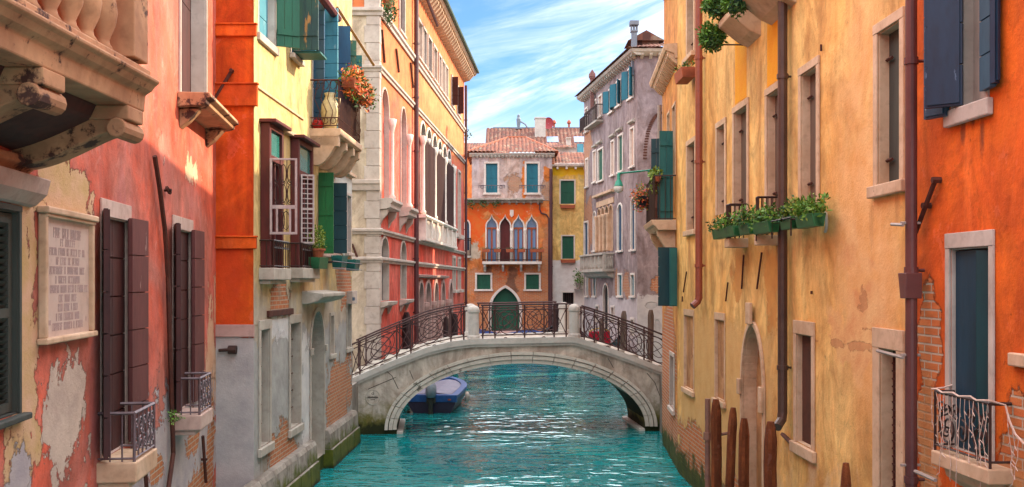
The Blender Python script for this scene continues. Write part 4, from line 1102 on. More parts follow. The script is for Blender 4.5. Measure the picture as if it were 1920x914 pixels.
mb = MB(); mb.box(frr, .2, frr.L, rz(246), rz(239), -.2, .05); mb.build('ridge_cap', lead, rf)
fch = F((0, 87.2), (6, 87.2)); mb = MB(); mb.box(fch, fch.at(1003, 240)[0], fch.at(1023, 240)[0], 13.5, fch.at(1003, 223)[1], -.8, 0); mb.box(fch, fch.at(1002, 240)[0], fch.at(1024, 240)[0], fch.at(1003, 222.9)[1], fch.at(1003, 220)[1], -.85, .05); ch = mb.build('chimney', white_st, rf, bevel=.02)
skg = glass('skylight_glass', (.08, .16, .30), .35)
for x in (965, 1036, 1087):
    mb = MB(); a = fbk.at(x, 262, -2.6)[0]; 
    for k in (0,):
        p0 = fbk.pt(a-.5, zr0, 0)+up*.40; p1 = fbk.pt(a+.5, zr0, 0)+up*.40; d = up*.22; nn = V((0, -.45, .9)).normalized()*.12
        mb.face([p0+nn, p1+nn, p1+d+nn, p0+d+nn]); mb.face([p0, p1, p1+nn, p0+nn]); mb.face([p0, p0+nn, p0+d+nn, p0+d]); mb.face([p1, p1+d, p1+d+nn, p1+nn])
    mb.build('skylight', skg, rf)
for x in (1039, 1067):
    mb = MB(); a = rx(x); mb.tube([frr.pt(a, rz(243), -.1), frr.pt(a, rz(233), -.1)], .1, 6); mb.lathe([(.1, 0), (.2, .1), (.16, .25), (.03, .4)], frr.pt(a, rz(233), -.1), 8); mb.build('chimney_pot', terra, rf)
a, z = rx(965), rz(243)
t = thing('rooftop_statue', 'small dark figure shaped ornament standing on the far roof ridge', 'ornament', frr.pt(a, z, 0))
mb = MB(); mb.lathe([(.42, 0), (.42, .12), (.12, .14), (.17, .5), (.20, .9), (.14, 1.05), (.12, 1.1), (.13, 1.25), (.02, 1.36)], frr.pt(a+.35, z, 0), 8); mb.tube([frr.pt(a+.45, z+.75, 0), frr.pt(a+.95, z+.45, 0), frr.pt(a+1.15, z+.15, 0)], .07, 5); mb.build('figure', lead, t)
t = thing('satellite_dish', 'dark red satellite dish beside the white chimney on the far roof', 'satellite dish', frr.pt(rx(1027), rz(248), .2))
mb = MB(); c = frr.pt(rx(1028), rz(233), .4); rad = .46
prof = [(rad, .10), (rad*.8, .04), (rad*.4, 0), (.02, -.01)]
base = len(mb.v); m = 18
for rr_, h in prof:
    for j in range(m): mb.v.append(c+V((rr_*math.cos(2*math.pi*j/m), -h, rr_*1.15*math.sin(2*math.pi*j/m))))
for k in range(3):
    for j in range(m): mb.f.append((base+k*m+j, base+k*m+(j+1) % m, base+(k+1)*m+(j+1) % m, base+(k+1)*m+j))
dsh = mb.build('dish', simple('red_dish_paint', (.34, .03, .04), (.25, .025, .03), .4, 2), t)
mb = MB(); mb.tube([c+V((0, .05, 0)), c+V((0, .25, -.2)), V((c.x, c.y+.25, rz(250)))], .04, 6); mb.build('mast', lead, t)
# little white house with its own tiled roof, and low roofs at left
fs = F((2.0, 74), (7.6, 74)); sx_ = lambda x: fs.at(x, 280)[0]; sz_ = lambda y: fs.at(1050, y)[1]
sm = thing('house', 'small white rooftop house with red tiled roof behind the yellow house', 'house', fs.pt(2, 0))
mb = MB(); mb.box(fs, sx_(1008), sx_(1098), -.5, sz_(277), -4, 0); mb.build('wall', wpl, sm)
mb = MB(); z = sz_(278); e0 = fs.pt(sx_(1005), z, .35); e1 = fs.pt(sx_(1083), z, .35); tile_slope(mb, e0, e1, V((0, 2.2, .62)), inset_l=1.0, inset_r=1.6, amp=.05, sp=.24); mb.build('roof', rtile, sm)
mb = MB(); mb.box(fs, sx_(1063), sx_(1071), sz_(278), sz_(258), -1.2, -.6); mb.box(fs, sx_(1062), sx_(1072), sz_(258), sz_(256), -1.3, -.5); mb.build('chimney', white_st, sm)
mb = MB(); mb.box(fs, sx_(1082), sx_(1094), sz_(292), sz_(270), .002, .03); mb.build('window', lblue, sm)
fl = F((-7, 70), (0, 70)); lx = lambda x: fl.at(x, 280)[0]; lz = lambda y: fl.at(900, y)[1]
lo = thing('house', 'red roofed house with grey coping showing left of the hip roof', 'house', fl.pt(3, 0))
mb = MB(); mb.box(fl, .2, lx(960), -.5, lz(290), -5, 0); mb.build('wall', goth_m, lo)
mb = MB(); tile_slope(mb, fl.pt(0, lz(291), .3), fl.pt(lx(960), lz(291), .3), V((0, 2.8, 1.15)), inset_r=1.6); mb.build('roof', rtile, lo)
mb = MB(); mb.box(fl, 0, lx(918), lz(272), lz(258), -5.5, -4.5); mb.build('coping', lead, lo)
ft = F((-6, 61.8), (-2.46, 61.8)); tx = lambda x: ft.at(x, 300)[0]; tz = lambda y: ft.at(870, y)[1]

# ================================================================== purple house
fu = F((4.35, 60.1), (6.04, 48.0)); fuf = F((6.04, 48.0), (12.0, 48.0))
ux = lambda x: fu.at(x, 500)[0]
pur_l = [
    dict(patches=[patch(fu, 1094, 1100, 260, 400), patch(fu, 1098, 1112, 370, 480), patch(fu, 1102, 1108, 520, 580), patch(fu, 1152, 1159, 505, 560), patch(fu, 1168, 1182, 505, 560), patch(fu, 1094, 1110, 240, 300)], col='brick', tone=(1.1, 1.15, 1.4), noise=.5, scale=1.0, soft=.12, dh=-1.2),
    dict(below=fu.at(1150, 557)[1], k=1.5, col=(.56, .49, .48), col2=(.46, .39, .39), noise=.35, scale=.8, soft=.1, dh=0),
    dict(below=1.0, k=1, col=(.22, .15, .13), noise=.6, dh=0, soft=.5)]
pur_m = P('mauve_grey_plaster', (.35, .275, .265), (.26, .20, .20), mott=.4, streak=(.24, .18, .20), streak_amt=.5, layers=pur_l)
purf_m = P('mauve_end_plaster', (.30, .235, .235), (.22, .17, .175), mott=.5, layers=[
    dict(patches=[patch(fuf, 1216, 1252, 520, 550), patch(fuf, 1212, 1235, 565, 580), patch(fuf, 1226, 1240, 600, 640)], col='brick', tone=(1.1, 1.0, 1.0), noise=.5, scale=1.0, soft=.1),
    dict(below=fuf.at(1220, 556)[1], k=1.5, col=(.50, .46, .44), col2=(.40, .36, .36), noise=.4, soft=.1, dh=0)])
pur = thing('house', 'tall mauve grey house with balcony, arched windows and two roof chimneys', 'house', fu.pt(fu.L, 0))
zt = 14.92
Wp = Wall(fu, 0, fu.L, -.5, zt, 6)
def pw(x0, x1, yt, yb, m_, kind=None, spy=None, sill=True, rail=False, op=None, fw=.10, minw=.62):
    a, b = ux(x0), ux(x1); xm = (x0+x1)/2
    if b-a < minw: c = (a+b)/2; a, b = c-minw/2, c+minw/2
    r = (a, b, fu.at(xm, yb)[1], fu.at(xm, yt)[1]); sp = fu.at(xm, spy)[1] if kind else None
    Wp.hole(*r, .25, kind, sp); o = surround(fu, r, fw, .05, bright_st, pur, kind=kind, spring=sp, sill=(.12, .1) if sill else None)
    panel(fu, r, .05 if m_ is not pane and m_ is not dark else .08, m_, o, rows=2, kind=kind, spring=sp)
    if op:
        leaf(fu, r[0], r[2], r[3], .42, R(35), -1, op, o, rows=3); leaf(fu, r[1], r[2], r[3], .42, R(35), 1, op, o, rows=3)
    if rail: box_rail(fu, r[0]-.2, r[1]+.2, r[2], r[2]+.8, .3, iron, o, rad=.02, style='bars', cells=8)
    return r
pw(1098, 1102, 205, 247, pane, rail=True); pw(1112.5, 1118.5, 191, 228, pane); pw(1123.5, 1129, 181, 218, attic_m)
a0, a1 = ux(1107), ux(1131); mb = MB(); z = fu.at(1119, 233)[1]; mb.box(fu, a0, a1, z-.1, z, -.02, .4); b2 = mb.build('balcony', stone, pur); box_rail(fu, a0+.02, a1-.02, z, z+.85, .36, iron, b2, rad=.02, style='bars', cells=14)
for x0, x1, yt, yb in ((1143, 1150, 168, 210), (1157, 1164, 154, 198), (1179, 1187, 130, 184)): pw(x0, x1, yt, yb, dark, op=tealb)
pw(1099, 1103, 300, 350, attic_m); pw(1113, 1118, 285, 341, attic_m); pw(1122, 1131, 281, 339, emer, minw=.8); pw(1147, 1152, 266, 328, attic_m); pw(1160, 1168, 255, 321, emer, minw=.8); pw(1183, 1189, 242, 312, attic_m)
mb = MB()
for x, y in ((1117, 277), (1126, 270), (1150, 258), (1163, 247), (1186, 232)):
    a, z = fu.at(x, y); mb.sweep(fu, [(.004, z), (.16, z+.05), (.16, z+.14), (.004, z+.2)], a-.5, a+.5)
mb.build('window_hood', stone, pur)
pw(1096, 1103, 418, 478, bluew); pw(1113, 1117.5, 398, 470, white_st, 'round', 408, fw=.07); pw(1159, 1167, 384, 470, bluew, 'round', 398); pw(1184, 1191, 373, 468, bluew, 'round', 390)
# four-light gothic loggia and balustrade
A0, A1 = ux(1121), ux(1150); w = (A1-A0)/4; za, zs, zb_ = fu.at(1136, 385)[1], fu.at(1136, 402)[1], fu.at(1136, 472)[1]
for k in range(4):
    r = (A0+w*k+.09, A0+w*(k+1)-.09, zb_, za-.1); Wp.hole(*r, .3, 'round', zs)
    o = surround(fu, r, .07, .05, stone_w, pur, kind='round', spring=zs); panel(fu, r, .10, bluew if k == 2 else attic_m, o, kind='round', spring=zs)
    mb = MB(); mb.lathe([(.12, 0), (.085, .12), (.08, zs-zb_-.3), (.14, zs-zb_-.1), (.14, zs-zb_)], fu.pt(A0+w*k, zb_, .08), 10); mb.build('column', stone_w, o, smooth=True)
mb = MB(); mb.box(fu, A0-.2, A1+.2, za, za+.3, .004, .06); mb.sweep(fu, [(.004, za+.55), (.22, za+.58), (.22, za+.7), (.004, za+.72)], A0-.6, A1+.3); mb.build('loggia_hood', stone_w, pur)
a0, a1 = ux(1106), ux(1152); z0, z1 = fu.at(1152, 504)[1], fu.at(1152, 474)[1]; pr = .6
mb = MB(); mb.box(fu, a0, a1, z0-.16, z0, -.02, pr+.05); mb.sweep(fu, [(.004, z0-.16), (.45, z0-.16), (.3, z0-.4), (.004, z0-.5)], a0+.1, a1-.1)
mb.box(fu, a0, a1, z1-.1, z1, pr-.2, pr+.05); [mb.box(fu, a, a+.2, z1-.1, z1, 0, pr-.2) for a in (a0, a1-.2)]
n = 6
for k in range(n+1): a = a0+(a1-a0-.16)*k/n; mb.box(fu, a, a+.16, z0, z1-.1, pr-.16, pr)
bl = mb.build('balcony', stone, pur, bevel=.01); mb = MB()
for k in range(n*4): mb.lathe([(.05, 0), (.04, .1), (.08, .3), (.04, .55), (.05, z1-z0-.1)], fu.pt(a0+.1+(a1-a0-.2)*(k+.5)/(n*4), z0, pr-.08), 7)
for k in range(4): mb.lathe([(.05, 0), (.04, .1), (.08, .3), (.04, .55), (.05, z1-z0-.1)], fu.pt(a1-.1, z0, .1+.1*k), 7)
mb.build('balusters', stone, bl, smooth=True)
for x0, x1 in ((1099, 1103), (1113, 1118), (1160, 1167), (1184, 1190)): pw(x0, x1, 516, 555, tealb, minw=.55)
r = pw(1132, 1141, 534, 655, dark, 'round', 552, sill=False)
for x0, x1, yt in ((1118, 1123, 575), (1147, 1152, 577), (1160, 1165, 600), (1184, 1189, 600)): pw(x0, x1, yt, yt+30, dark, sill=False, minw=.5)
Wp.build('wall', pur_m, pur)
Wf = Wall(fuf, 0, fuf.L, -.5, zt, 6)
Wf.build('end_wall', purf_m, pur, closed=False)
a, z = fuf.at(1244, 262); mb = MB(); hz_ = 3.2
for k in range(26):
    w_ = math.pi*(.5+.5*k/25); c, s = math.cos(w_), math.sin(w_); ra, rz_ = .85, 2.2
    t1 = V((a+ra*c, 0, z+rz_*s-1.0))
    mb.box(fuf, a+ra*c-.13, a+ra*c+.05, z-.9+rz_*s-.03, z-.9+rz_*s+.03, .003, .03)
mb.build('relieving_arch', darkr, pur)
mb = MB()
for f_, L_ in ((fu, fu.L), (fuf, fuf.L)):
    mb.sweep(f_, [(-.1, zt-.05), (.10, zt-.05), (.36, zt+.10), (.42, zt+.22), (-.1, zt+.24)], -.3, L_+.3)
    n = int(L_/.42)
    for k in range(n): mb.sweep(f_, [(.004, zt+.0), (.30, zt+.10), (.26, zt-.04), (.004, zt-.18)], L_*(k+.5)/n-.07, L_*(k+.5)/n+.07)
mb.build('eave', stone, pur)
q = fu.pt; mb = MB()
tile_slope(mb, q(-.4, zt+.25, .5), q(fu.L+.4, zt+.25, .5), fu.n*-4.0+V((0, 0, 1.05)), inset_r=4); tile_slope(mb, fuf.pt(-.4, zt+.25, .5), fuf.pt(fuf.L, zt+.25, .5), V((0, 4.0, 1.35)), inset_l=4)
rf = mb.build('roof', rtile2, pur)
def chim(f_, x0, x1, yt, yb, p, m_, fancy=False):
    a, b = f_.at(x0, 100, p)[0], f_.at(x1, 100, p)[0]; z1, z0 = f_.at(x0, yt, p)[1], f_.at(x0, yb, p)[1]
    w = abs(b-a)*.5; c = (a+b)/2; mb = MB()
    mb.box(f_, c-w*.6, c+w*.6, z0-1.2, z1-.55, p-w*1.2, p); mb.box(f_, c-w*.8, c+w*.8, z1-.55, z1-.45, p-w*1.4, p+w*.2)
    if fancy:
        for k in (-1, 0, 1): mb.box(f_, c+k*w*.6-w*.18, c+k*w*.6+w*.18, z1-.45, z1-.22, p-w*1.2, p)
        mb.box(f_, c-w*1.0, c+w*1.0, z1-.22, z1, p-w*1.6, p+w*.4)
    else: mb.box(f_, c-w, c+w, z1-.45, z1-.25, p-w*1.6, p+w*.4); mb.prism(f_, [(c-w*.9, z1-.25), (c+w*.9, z1-.25), (c, z1)], p-w*1.3, p+w*.1)
    return mb.build('chimney', m_, rf, bevel=.02)
chim(F((0, 57.0), (12, 57.0)), 1104.5, 1116.5, 130, 165, 0, simple('old_brick_chimney', (.26, .13, .11), (.2, .1, .09), .9, 6)); chim(fuf, 1181, 1198, 39, 95, -.6, lead, True)
mb = MB(); f2 = F(fuf.pt(-.2, 0, -1.0)[:2], fuf.pt(2.2, 0, -1.0)[:2]); mb.box(f2, .1, 1.4, zt+.3, zt+.95, -1.5, 0); mb.prism(f2, [(-.15, zt+.9), (1.65, zt+.9), (.75, zt+1.4)], -1.6, .2); mb.build('dormer', rtile2, rf)

# ================================================================== brick and orange house by the bridge
fk = F((3.72, 24.65), (3.49, 20.9)); fkb = F((9, 24.66), (3.72, 24.66))
kp_m = P('orange_old_plaster', (.70, .33, .09), (.62, .24, .06), mott=.7, layers=[
    dict(patches=[patch(fk, 1240, 1268, 560, 800), patch(fk, 1236, 1262, 640, 860)], col='brick', tone=(1.5, 1.05, .7), noise=.4, scale=1.4, soft=.15, dh=-1.5),
    dict(below=1.3, k=1.0, col='brick', tone=(1.4, 1.0, .7), noise=.5), ALGAE])
kh = thing('house', 'narrow orange house with bare brick base, corner balcony and carved eave', 'house', fk.pt(0, 0))
Wk = Wall(fk, 0, fk.L, -.6, 8.75, 5)
r = fk.rect(1258, 1265, 668, 765); Wk.hole(*r, .2); o = surround(fk, r, .09, .03, white_st, kh, sill=(.07, .1)); panel(fk, r, .15, darkr, o, rows=2)
for x0, x1, yt, yb in ((1252, 1256, 215, 330), (1262, 1267, 200, 330)):
    r = fk.rect(x0, x1, yt, yb); Wk.hole(*r, .2); o = surround(fk, r, .06, .02, stone_w, kh); panel(fk, r, .12, greyw, o, rows=3)
r = fk.rect(1250, 1262, 270, 412); 
Wk.build('wall', kp_m, kh)
mb = MB(); z = 8.75
prof = [(-.1, z-.05), (.06, z-.05), (.08, z+.05), (.26, z+.12), (.29, z+.19), (.29, z+.24), (-.1, z+.27)]
mb.sweep(fk, prof, -.35, fk.L-.02)
n = 15
for k in range(n): mb.sweep(fk, [(.004, z+.06), (.23, z+.11), (.21, z+.0), (.10, z-.12), (.004, z-.18)], fk.L*(k+.5)/n-.07, fk.L*(k+.5)/n+.07)
mb.build('eave', stone_w, kh)
fk2 = F((3.80, 24.9), (3.62, 20.9)); mb = MB(); mb.box(fk2, 0, fk2.L, 9.06, 11.2, -4, 0); mb.build('upper_wall', kp_m, kh, f=fk2)
mb = MB(); z = 11.2; mb.sweep(fk2, [(-.1, z-.05), (.08, z-.05), (.38, z+.12), (.42, z+.26), (-.1, z+.3)], -.3, fk2.L)
for k in range(14): mb.sweep(fk2, [(.004, z+.06), (.32, z+.11), (.28, z-.06), (.004, z-.2)], fk2.L*(k+.5)/14-.07, fk2.L*(k+.5)/14+.07)
mb.build('upper_eave', terra, kh)
mb = MB(); q = fk2.at(1253, 220); pipe(fk, [(.35, 5.9), (.35, 8.3)], .05, pipe_g, kh)
# balcony
zb_ = 5.32; a0, a1, pr = 1.05, 3.35, .50
mb = MB(); mb.sweep(fk, [(-.02, zb_-.22), (pr-.12, zb_-.22), (pr-.06, zb_-.14), (pr, zb_-.10), (pr+.04, zb_), (-.02, zb_)], a0, a1)
for a in (a0+.25, a1-.25):
    prof = [(0, zb_-.22), (pr-.1, zb_-.22), (pr-.12, zb_-.34)]+[((pr-.14)*(1-t/6), zb_-.36-.10*math.sin(t/6*math.pi)-.36*t/6) for t in range(7)]
    mb.sweep(fk, prof, a-.1, a+.1)
bl = mb.build('balcony', stone_w, kh, bevel=.012)
box_rail(fk, a0+.04, a1-.04, zb_, zb_+.95, pr-.04, iron, bl, rad=.010, style='bars', cells=18)
leaf(fk, a1-.35, zb_+.02, zb_+1.95, .30, R(84), 1, tealm, kh, style='vplanks', name='balcony_shutter'); leaf(fk, a0+.5, zb_+.02, zb_+2.0, .36, R(80), -1, tealw, kh, style='vplanks', name='balcony_shutter')
leaf(fk, fk.L-.08, fk.at(1262, 572)[1], fk.at(1262, 466)[1], .38, R(86), 1, tealw, kh, style='planks', rows=6, name='louvred_shutter')
mb = MB(); g = fk.sub(fk.L-.02, R(60), 1, .02); z0_, z1_ = fk.at(1262, 572)[1], fk.at(1262, 466)[1]; 
leaf(fk, fk.L+.12, z0_, z1_-.02, .16, R(84), 1, tealm, kh, rows=1, name='louvred_shutter')

fq = F((7.35, 45.0), (4.45, 25.4))  # unseen building with windows and eave, added to shade the opposite bank
Wq = Wall(fq, 0, fq.L, -.5, 12.4, 5)
for k in range(6):
    for z in (3.2, 6.2, 9.2):
        a = 1.6+3.1*k; r = (a, a+1.0, z, z+1.9); Wq.hole(*r, .2); o = surround(fq, r, .12, .05, white_st, kh, sill=(.1, .1)); panel(fq, r, .08, tealw, o, rows=3)
Wq.build('unseen_shade_wing', kp_m, kh)
mb = MB(); mb.sweep(fq, [(-.1, 12.35), (.3, 12.42), (.36, 12.6), (-.1, 12.62)], -.2, fq.L+.2); mb.build('shade_wing_eave', stone_w, kh)

# ================================================================== long yellow house
fy2 = F((3.477, 20.9), (3.72, 9.36))
yp_m = P('golden_plaster', (.86, .55, .20), (.80, .42, .12), mott=.5, streak=(.60, .27, .08), streak_amt=.55, layers=[
    dict(all=-1.15, col=(.62, .34, .14), col2=(.50, .22, .08), noise=1.0, scale=.8, sz=.5, soft=.15, dh=-1),
    dict(below=1.5, k=.7, col=(.74, .52, .32), col2=(.58, .36, .20), noise=.8, scale=.9, soft=.5, dh=0, amt=.6),
    dict(all=-1.2, col=(.90, .72, .48), col2=(.86, .62, .36), noise=1.1, scale=.7, sx=1.6, sz=.3, soft=.5, dh=0, amt=.7),
    dict(patches=[patch(fy2, 1540, 1720, -100, 900), patch(fy2, 1590, 1720, 300, 700)], col=(.84, .46, .20), col2=(.74, .34, .11), noise=.4, scale=.5, soft=.7, dh=0, amt=.85),
    dict(patches=[patch(fy2, 1378, 1400, 62, 190, 1), patch(fy2, 1438, 1463, -40, 158, 1)], col=(.78, .34, .012), col2=(.76, .28, .012), noise=.04, scale=1.0, soft=.03, dh=.3),
    dict(patches=[patch(fy2, 1372, 1398, 460, 560), patch(fy2, 1435, 1458, 455, 630, 1)], col=(.62, .27, .06), col2=(.52, .20, .05), noise=.7, scale=2, soft=.2, dh=-.6, amt=.8),
    dict(patches=[patch(fy2, 1272, 1460, 600, 1000, 1)], col=(.66, .40, .16), col2=(.60, .33, .12), noise=.16, scale=.9, soft=.15, dh=-.5, amt=.85),
    dict(patches=[patch(fy2, 1560, 1650, 470, 690)], col=(.78, .46, .20), col2=(.66, .28, .12), noise=1.2, scale=1.3, soft=.4, dh=0, amt=.7),
    dict(patches=[patch(fy2, 1628, 1640, 352, 470), patch(fy2, 1676, 1690, 350, 430), patch(fy2, 1495, 1504, 388, 470), patch(fy2, 1527, 1536, 385, 440), patch(fy2, 1495, 1503, 850, 930), patch(fy2, 1288, 1296, 440, 500), patch(fy2, 1462, 1475, 430, 520)], col=(.42, .18, .07), col2=(.56, .27, .10), noise=.9, scale=2.2, sx=3.0, sz=.25, soft=.6, dh=0, amt=.6),
    dict(patches=[patch(fy2, 1544, 1650, 640, 655), patch(fy2, 1618, 1690, 618, 626), patch(fy2, 1614, 1632, 545, 585)], col=(.56, .24, .10), noise=1.3, scale=4.5, sx=.6, dh=-2, amt=.7),
    dict(patches=[patch(fy2, 1262, 1330, 800, 960), patch(fy2, 1368, 1384, 880, 950), patch(fy2, 1290, 1325, 800, 905)], col='brick', tone=(1.7, 1.15, .6), noise=.5, scale=1.4, dh=-2.5, edge=True),
    dict(below=.55, k=2, col='brick', tone=(1.5, 1.1, .6), noise=.4), ALGAE])
yh = thing('house', 'long golden yellow house with tall shuttered windows and two drainpipes', 'house', fy2.pt(0, 0))
W = Wall(fy2, -.02, fy2.L, -.6, 10.5, 5)
def yw(x0, x1, yt, yb, m_=greyw, rd=.10, fw=.10, sill=None, **k):
    r = fy2.rect(x0, x1, yt, yb); W.hole(*r, rd+.1); o = surround(fy2, r, fw, .025, stone_w, yh, sill=sill, **k)
    panel(fy2, r, rd, m_, o, rows=1, mid=False)
    mb = MB()
    for t in (.16, .82): bar(mb, fy2, r[0]+.03, r[2]+(r[3]-r[2])*t, r[0]+.16, r[2]+(r[3]-r[2])*t, -rd+.03, .02)
    mb.build('hinge', rust, o)
    return r, o
yw(1290, 1304, 270, 432, sill=(.08, .1)); yw(1346, 1360, 237, 402); rC, _ = yw(1378, 1402, 205, 404); rD, _ = yw(1440, 1464, 172, 396)
yw(1504, 1533, 132, 382, sill=(.08, .12)); yw(1648, 1690, 50, 343, m_=drkgw, sill=(.07, .12))
yw(1290, 1302, -60, 104, m_=pane, sill=(.1, .1)); yw(1364, 1396, -160, 30, m_=pane); yw(1426, 1446, -200, 0, m_=greyw)
# walled-up lower windows, barred opening, water door
walled = P('walled_up_render', (.56, .30, .13), (.48, .24, .11), mott=1.5, streak_amt=.5, layers=[dict(all=-.52, col=(.30, .12, .06), noise=1.2, scale=3, dh=0, amt=.6)])
for x0, x1, yt, yb in ((1284, 1301, 592, 730), (1342, 1359, 600, 750)):
    r = fy2.rect(x0, x1, yt, yb); W.hole(*r, .18); o = surround(fy2, r, .05, .015, stone_w, yh, sill=(.06, .10), lintel=.12, lin=.04); panel(fy2, r, .035, walled, o, rows=0, name='infill')
r = fy2.rect(1495, 1524, 628, 836); W.hole(*r, .12); o = surround(fy2, r, .10, .025, stone_w, yh, sill=(.06, .14), lintel=.17, lin=.07); panel(fy2, r, .06, darkr, o, rows=0, name='infill')
mb = MB(); z = r[2]-.05; mb.tube([fy2.pt(r[0]-.55, z+.06, .03), fy2.pt(r[0]-.1, z, .03), fy2.pt(r[0]+.05, z-.03, .03)], .03, 5); mb.build('wall_anchor', rust, yh)
r = fy2.rect(1652, 1684, 655, 1010); W.hole(*r, .35); o = surround(fy2, r, .17, .025, stone_w, yh, lintel=.20, lin=.16); panel(fy2, r, .15, darkr, o, rows=0, name='infill')
mb = MB()
for k in range(1, 9): bar(mb, fy2, r[0]+(r[1]-r[0])*k/9, r[2], r[0]+(r[1]-r[0])*k/9, r[3], -.11, .010)
for k in range(1, 24): bar(mb, fy2, r[0], r[2]+(r[3]-r[2])*k/24, r[1], r[2]+(r[3]-r[2])*k/24, -.11, .010)
mb.build('grille', rust, o)
r = fy2.rect(1394, 1433, 612, 1000); sp = fy2.at(1394, 725)[1]; W.hole(*r, .45, 'round', sp)
o = surround(fy2, r, .08, .04, stone_w, yh, name='water_door', kind='round', spring=sp); panel(fy2, r, .20, walled, o, name='infill', kind='round', spring=sp, mid=False)
for q0, q1, q2, q3, nm in ((r[0]-.10, r[0]+.03, sp-.12, sp+.12, 'impost'), (r[1]-.03, r[1]+.10, sp-.25, sp+.12, 'impost'), ((r[0]+r[1])/2-.14, (r[0]+r[1])/2+.12, r[3]+.03, r[3]+.35, 'keystone')):
    mb = MB(); mb.box(fy2, q0, q1, q2, q3, .045, .09); mb.build(nm, stone_w, o, bevel=.01)
W.build('wall', yp_m, yh)
# pipes
a = fy2.at(1312, 300, .1)[0]; pipe(fy2, [(a, fy2.at(1312, 560, .1)[1]), (a, 10.5)], .066, pipe_r, yh)
mb = MB(); z = fy2.at(1312, 560, .1)[1]; mb.tube([fy2.pt(a, z+.02, .116), fy2.pt(a, z-.06, .14), fy2.pt(a+.03, z-.14, .24)], .066, 10); mb.build('pipe_shoe', pipe_r, yh)
a = fy2.at(1469, 300, .1)[0]; zl = fy2.at(1467, 775, .1)[1]; pipe(fy2, [(a, zl), (a, 10.5)], .062, pipe_d, yh)
mb = MB(); mb.tube([fy2.pt(a, zl+.02, .112), fy2.pt(a+.02, zl-.08, .13), fy2.pt(a+.12, zl-.16, .22)], .062, 10); mb.build('pipe_shoe', pipe_d, yh)
a = fy2.at(1709, 300, .1)[0]; pipe(fy2, [(a, -.3), (a, 10.5)], .052, pipe_p, yh, n=14)
mb = MB(); z0, z1 = fy2.at(1709, 560, .1)[1], fy2.at(1709, 512, .1)[1]; mb.prism(fy2, [(a-.062, z0), (a+.062, z0), (a+.07, z1), (a-.11, z1)], .03, .18); mb.build('rain_hopper', pipe_p, yh, bevel=.006)
for x0, x1, y in ((1672, 1742, 421), (1645, 1743, 658), (1716, 1760, 884)):
    mb = MB(); (s0, z0), (s1, z1) = fy2.at(x0, y, .19), fy2.at(x1, y+2, .19)
    if x0 != 1716: mb.tube([fy2.pt(s0, z0, .19), fy2.pt(min(s1, fy2.L+.35), z0-.02, .19)], .017, 6)
    else: mb.tube([fy2.pt(s0, z0, .19), fy2.pt(s0+.4, z0, .19)], .017, 6)
    mb.tube([fy2.pt(a, z0, .02), fy2.pt(a, z0, .2)], .014, 5); mb.build('iron_rod', pipe_g, yh)
# wall ties, round vent, ring
for x, y0, y1, x1 in ((1398, 478, 542, 1394), (1432, 474, 542, 1423), (1290, 510, 548, 1284), (1368, 530, 565, 1364), (1282, 556, 566, 1282), (1544, 84, 96, 1544), (1526, 546, 552, 1526)):
    mb = MB(); mb.tube([fy2.pt(*fy2.at(x, y0), .03), fy2.pt(*fy2.at(x1, y1), .03)], .015, 5); mb.build('wall_anchor', rust, yh)
mb = MB(); s, z = fy2.at(1552, 417); mb.tube([fy2.pt(s+.05*math.sin(t), z+.11*math.cos(t), .03) for t in [k*math.pi/8 for k in range(9)]], .018, 5); mb.build('hook', white_st, yh)
# balconettes below the two middle windows, and top balcony slabs
for (x0, x1, yb, xr0, xr1, yr) in ((1358, 1403, 447, 1348, 1386, 396), (1414, 1459, 441, 1410, 1452, 380)):
    pr = .30; a0 = fy2.at(x0, 450, pr)[0]; a1 = fy2.at(x1, 450)[0]; z = fy2.at(x1, yb)[1]; mb = MB()
    mb.box(fy2, a0, a1, z-.14, z, -.02, pr); bl = mb.build('balconette', stone_w, yh, bevel=.012)
    ztop = fy2.at(xr1, yr-18 if x0 < 1400 else yr-6, pr)[1]
    mb = MB()
    for zz_ in (z+.52, z+.08): bar(mb, fy2, a0+.02, zz_, a1-.02, zz_, pr-.03, .012); [bar(mb, fy2, q, zz_, q, zz_, 0, .012, pr-.03) for q in (a0+.02, a1-.02)]
    for k in range(9):
        q = a0+.02+(a1-a0-.04)*k/8; bar(mb, fy2, q, z, q+(.05 if k % 2 else -.05)*(0 < k < 8), z+.52, pr-.03, .008)
    for k in range(1, 4): [bar(mb, fy2, q, z, q+.0, z+.52, (pr-.03)*k/4, .008) for q in (a0+.02, a1-.02)]
    mb.build('railing', iron, bl)
for x0, x1, y, pr in ((1366, 1402, 42, .45), (1424, 1446, -4, .45)):
    a0, a1 = fy2.at(x0, y, pr)[0]+.1, fy2.at(x1, y)[0]; z = fy2.at(x1, y)[1]; mb = MB()
    mb.sweep(fy2, [(-.02, z), (pr, z), (pr, z-.10), (pr*.8, z-.16), (pr*.35, z-.32), (-.02, z-.40)], a0, a1); bl = mb.build('balcony', stone_w, yh, bevel=.015)
    box_rail(fy2, a0+.03, a1-.03, z, z+.8, pr-.04, iron, bl, rad=.011, style='bars', cells=12)
mb = MB(); mb.sweep(fy2, [(-.1, 10.5), (.22, 10.53), (.25, 10.62), (-.1, 10.65)], -.1, fy2.L); mb.build('eave', stone_w, yh)

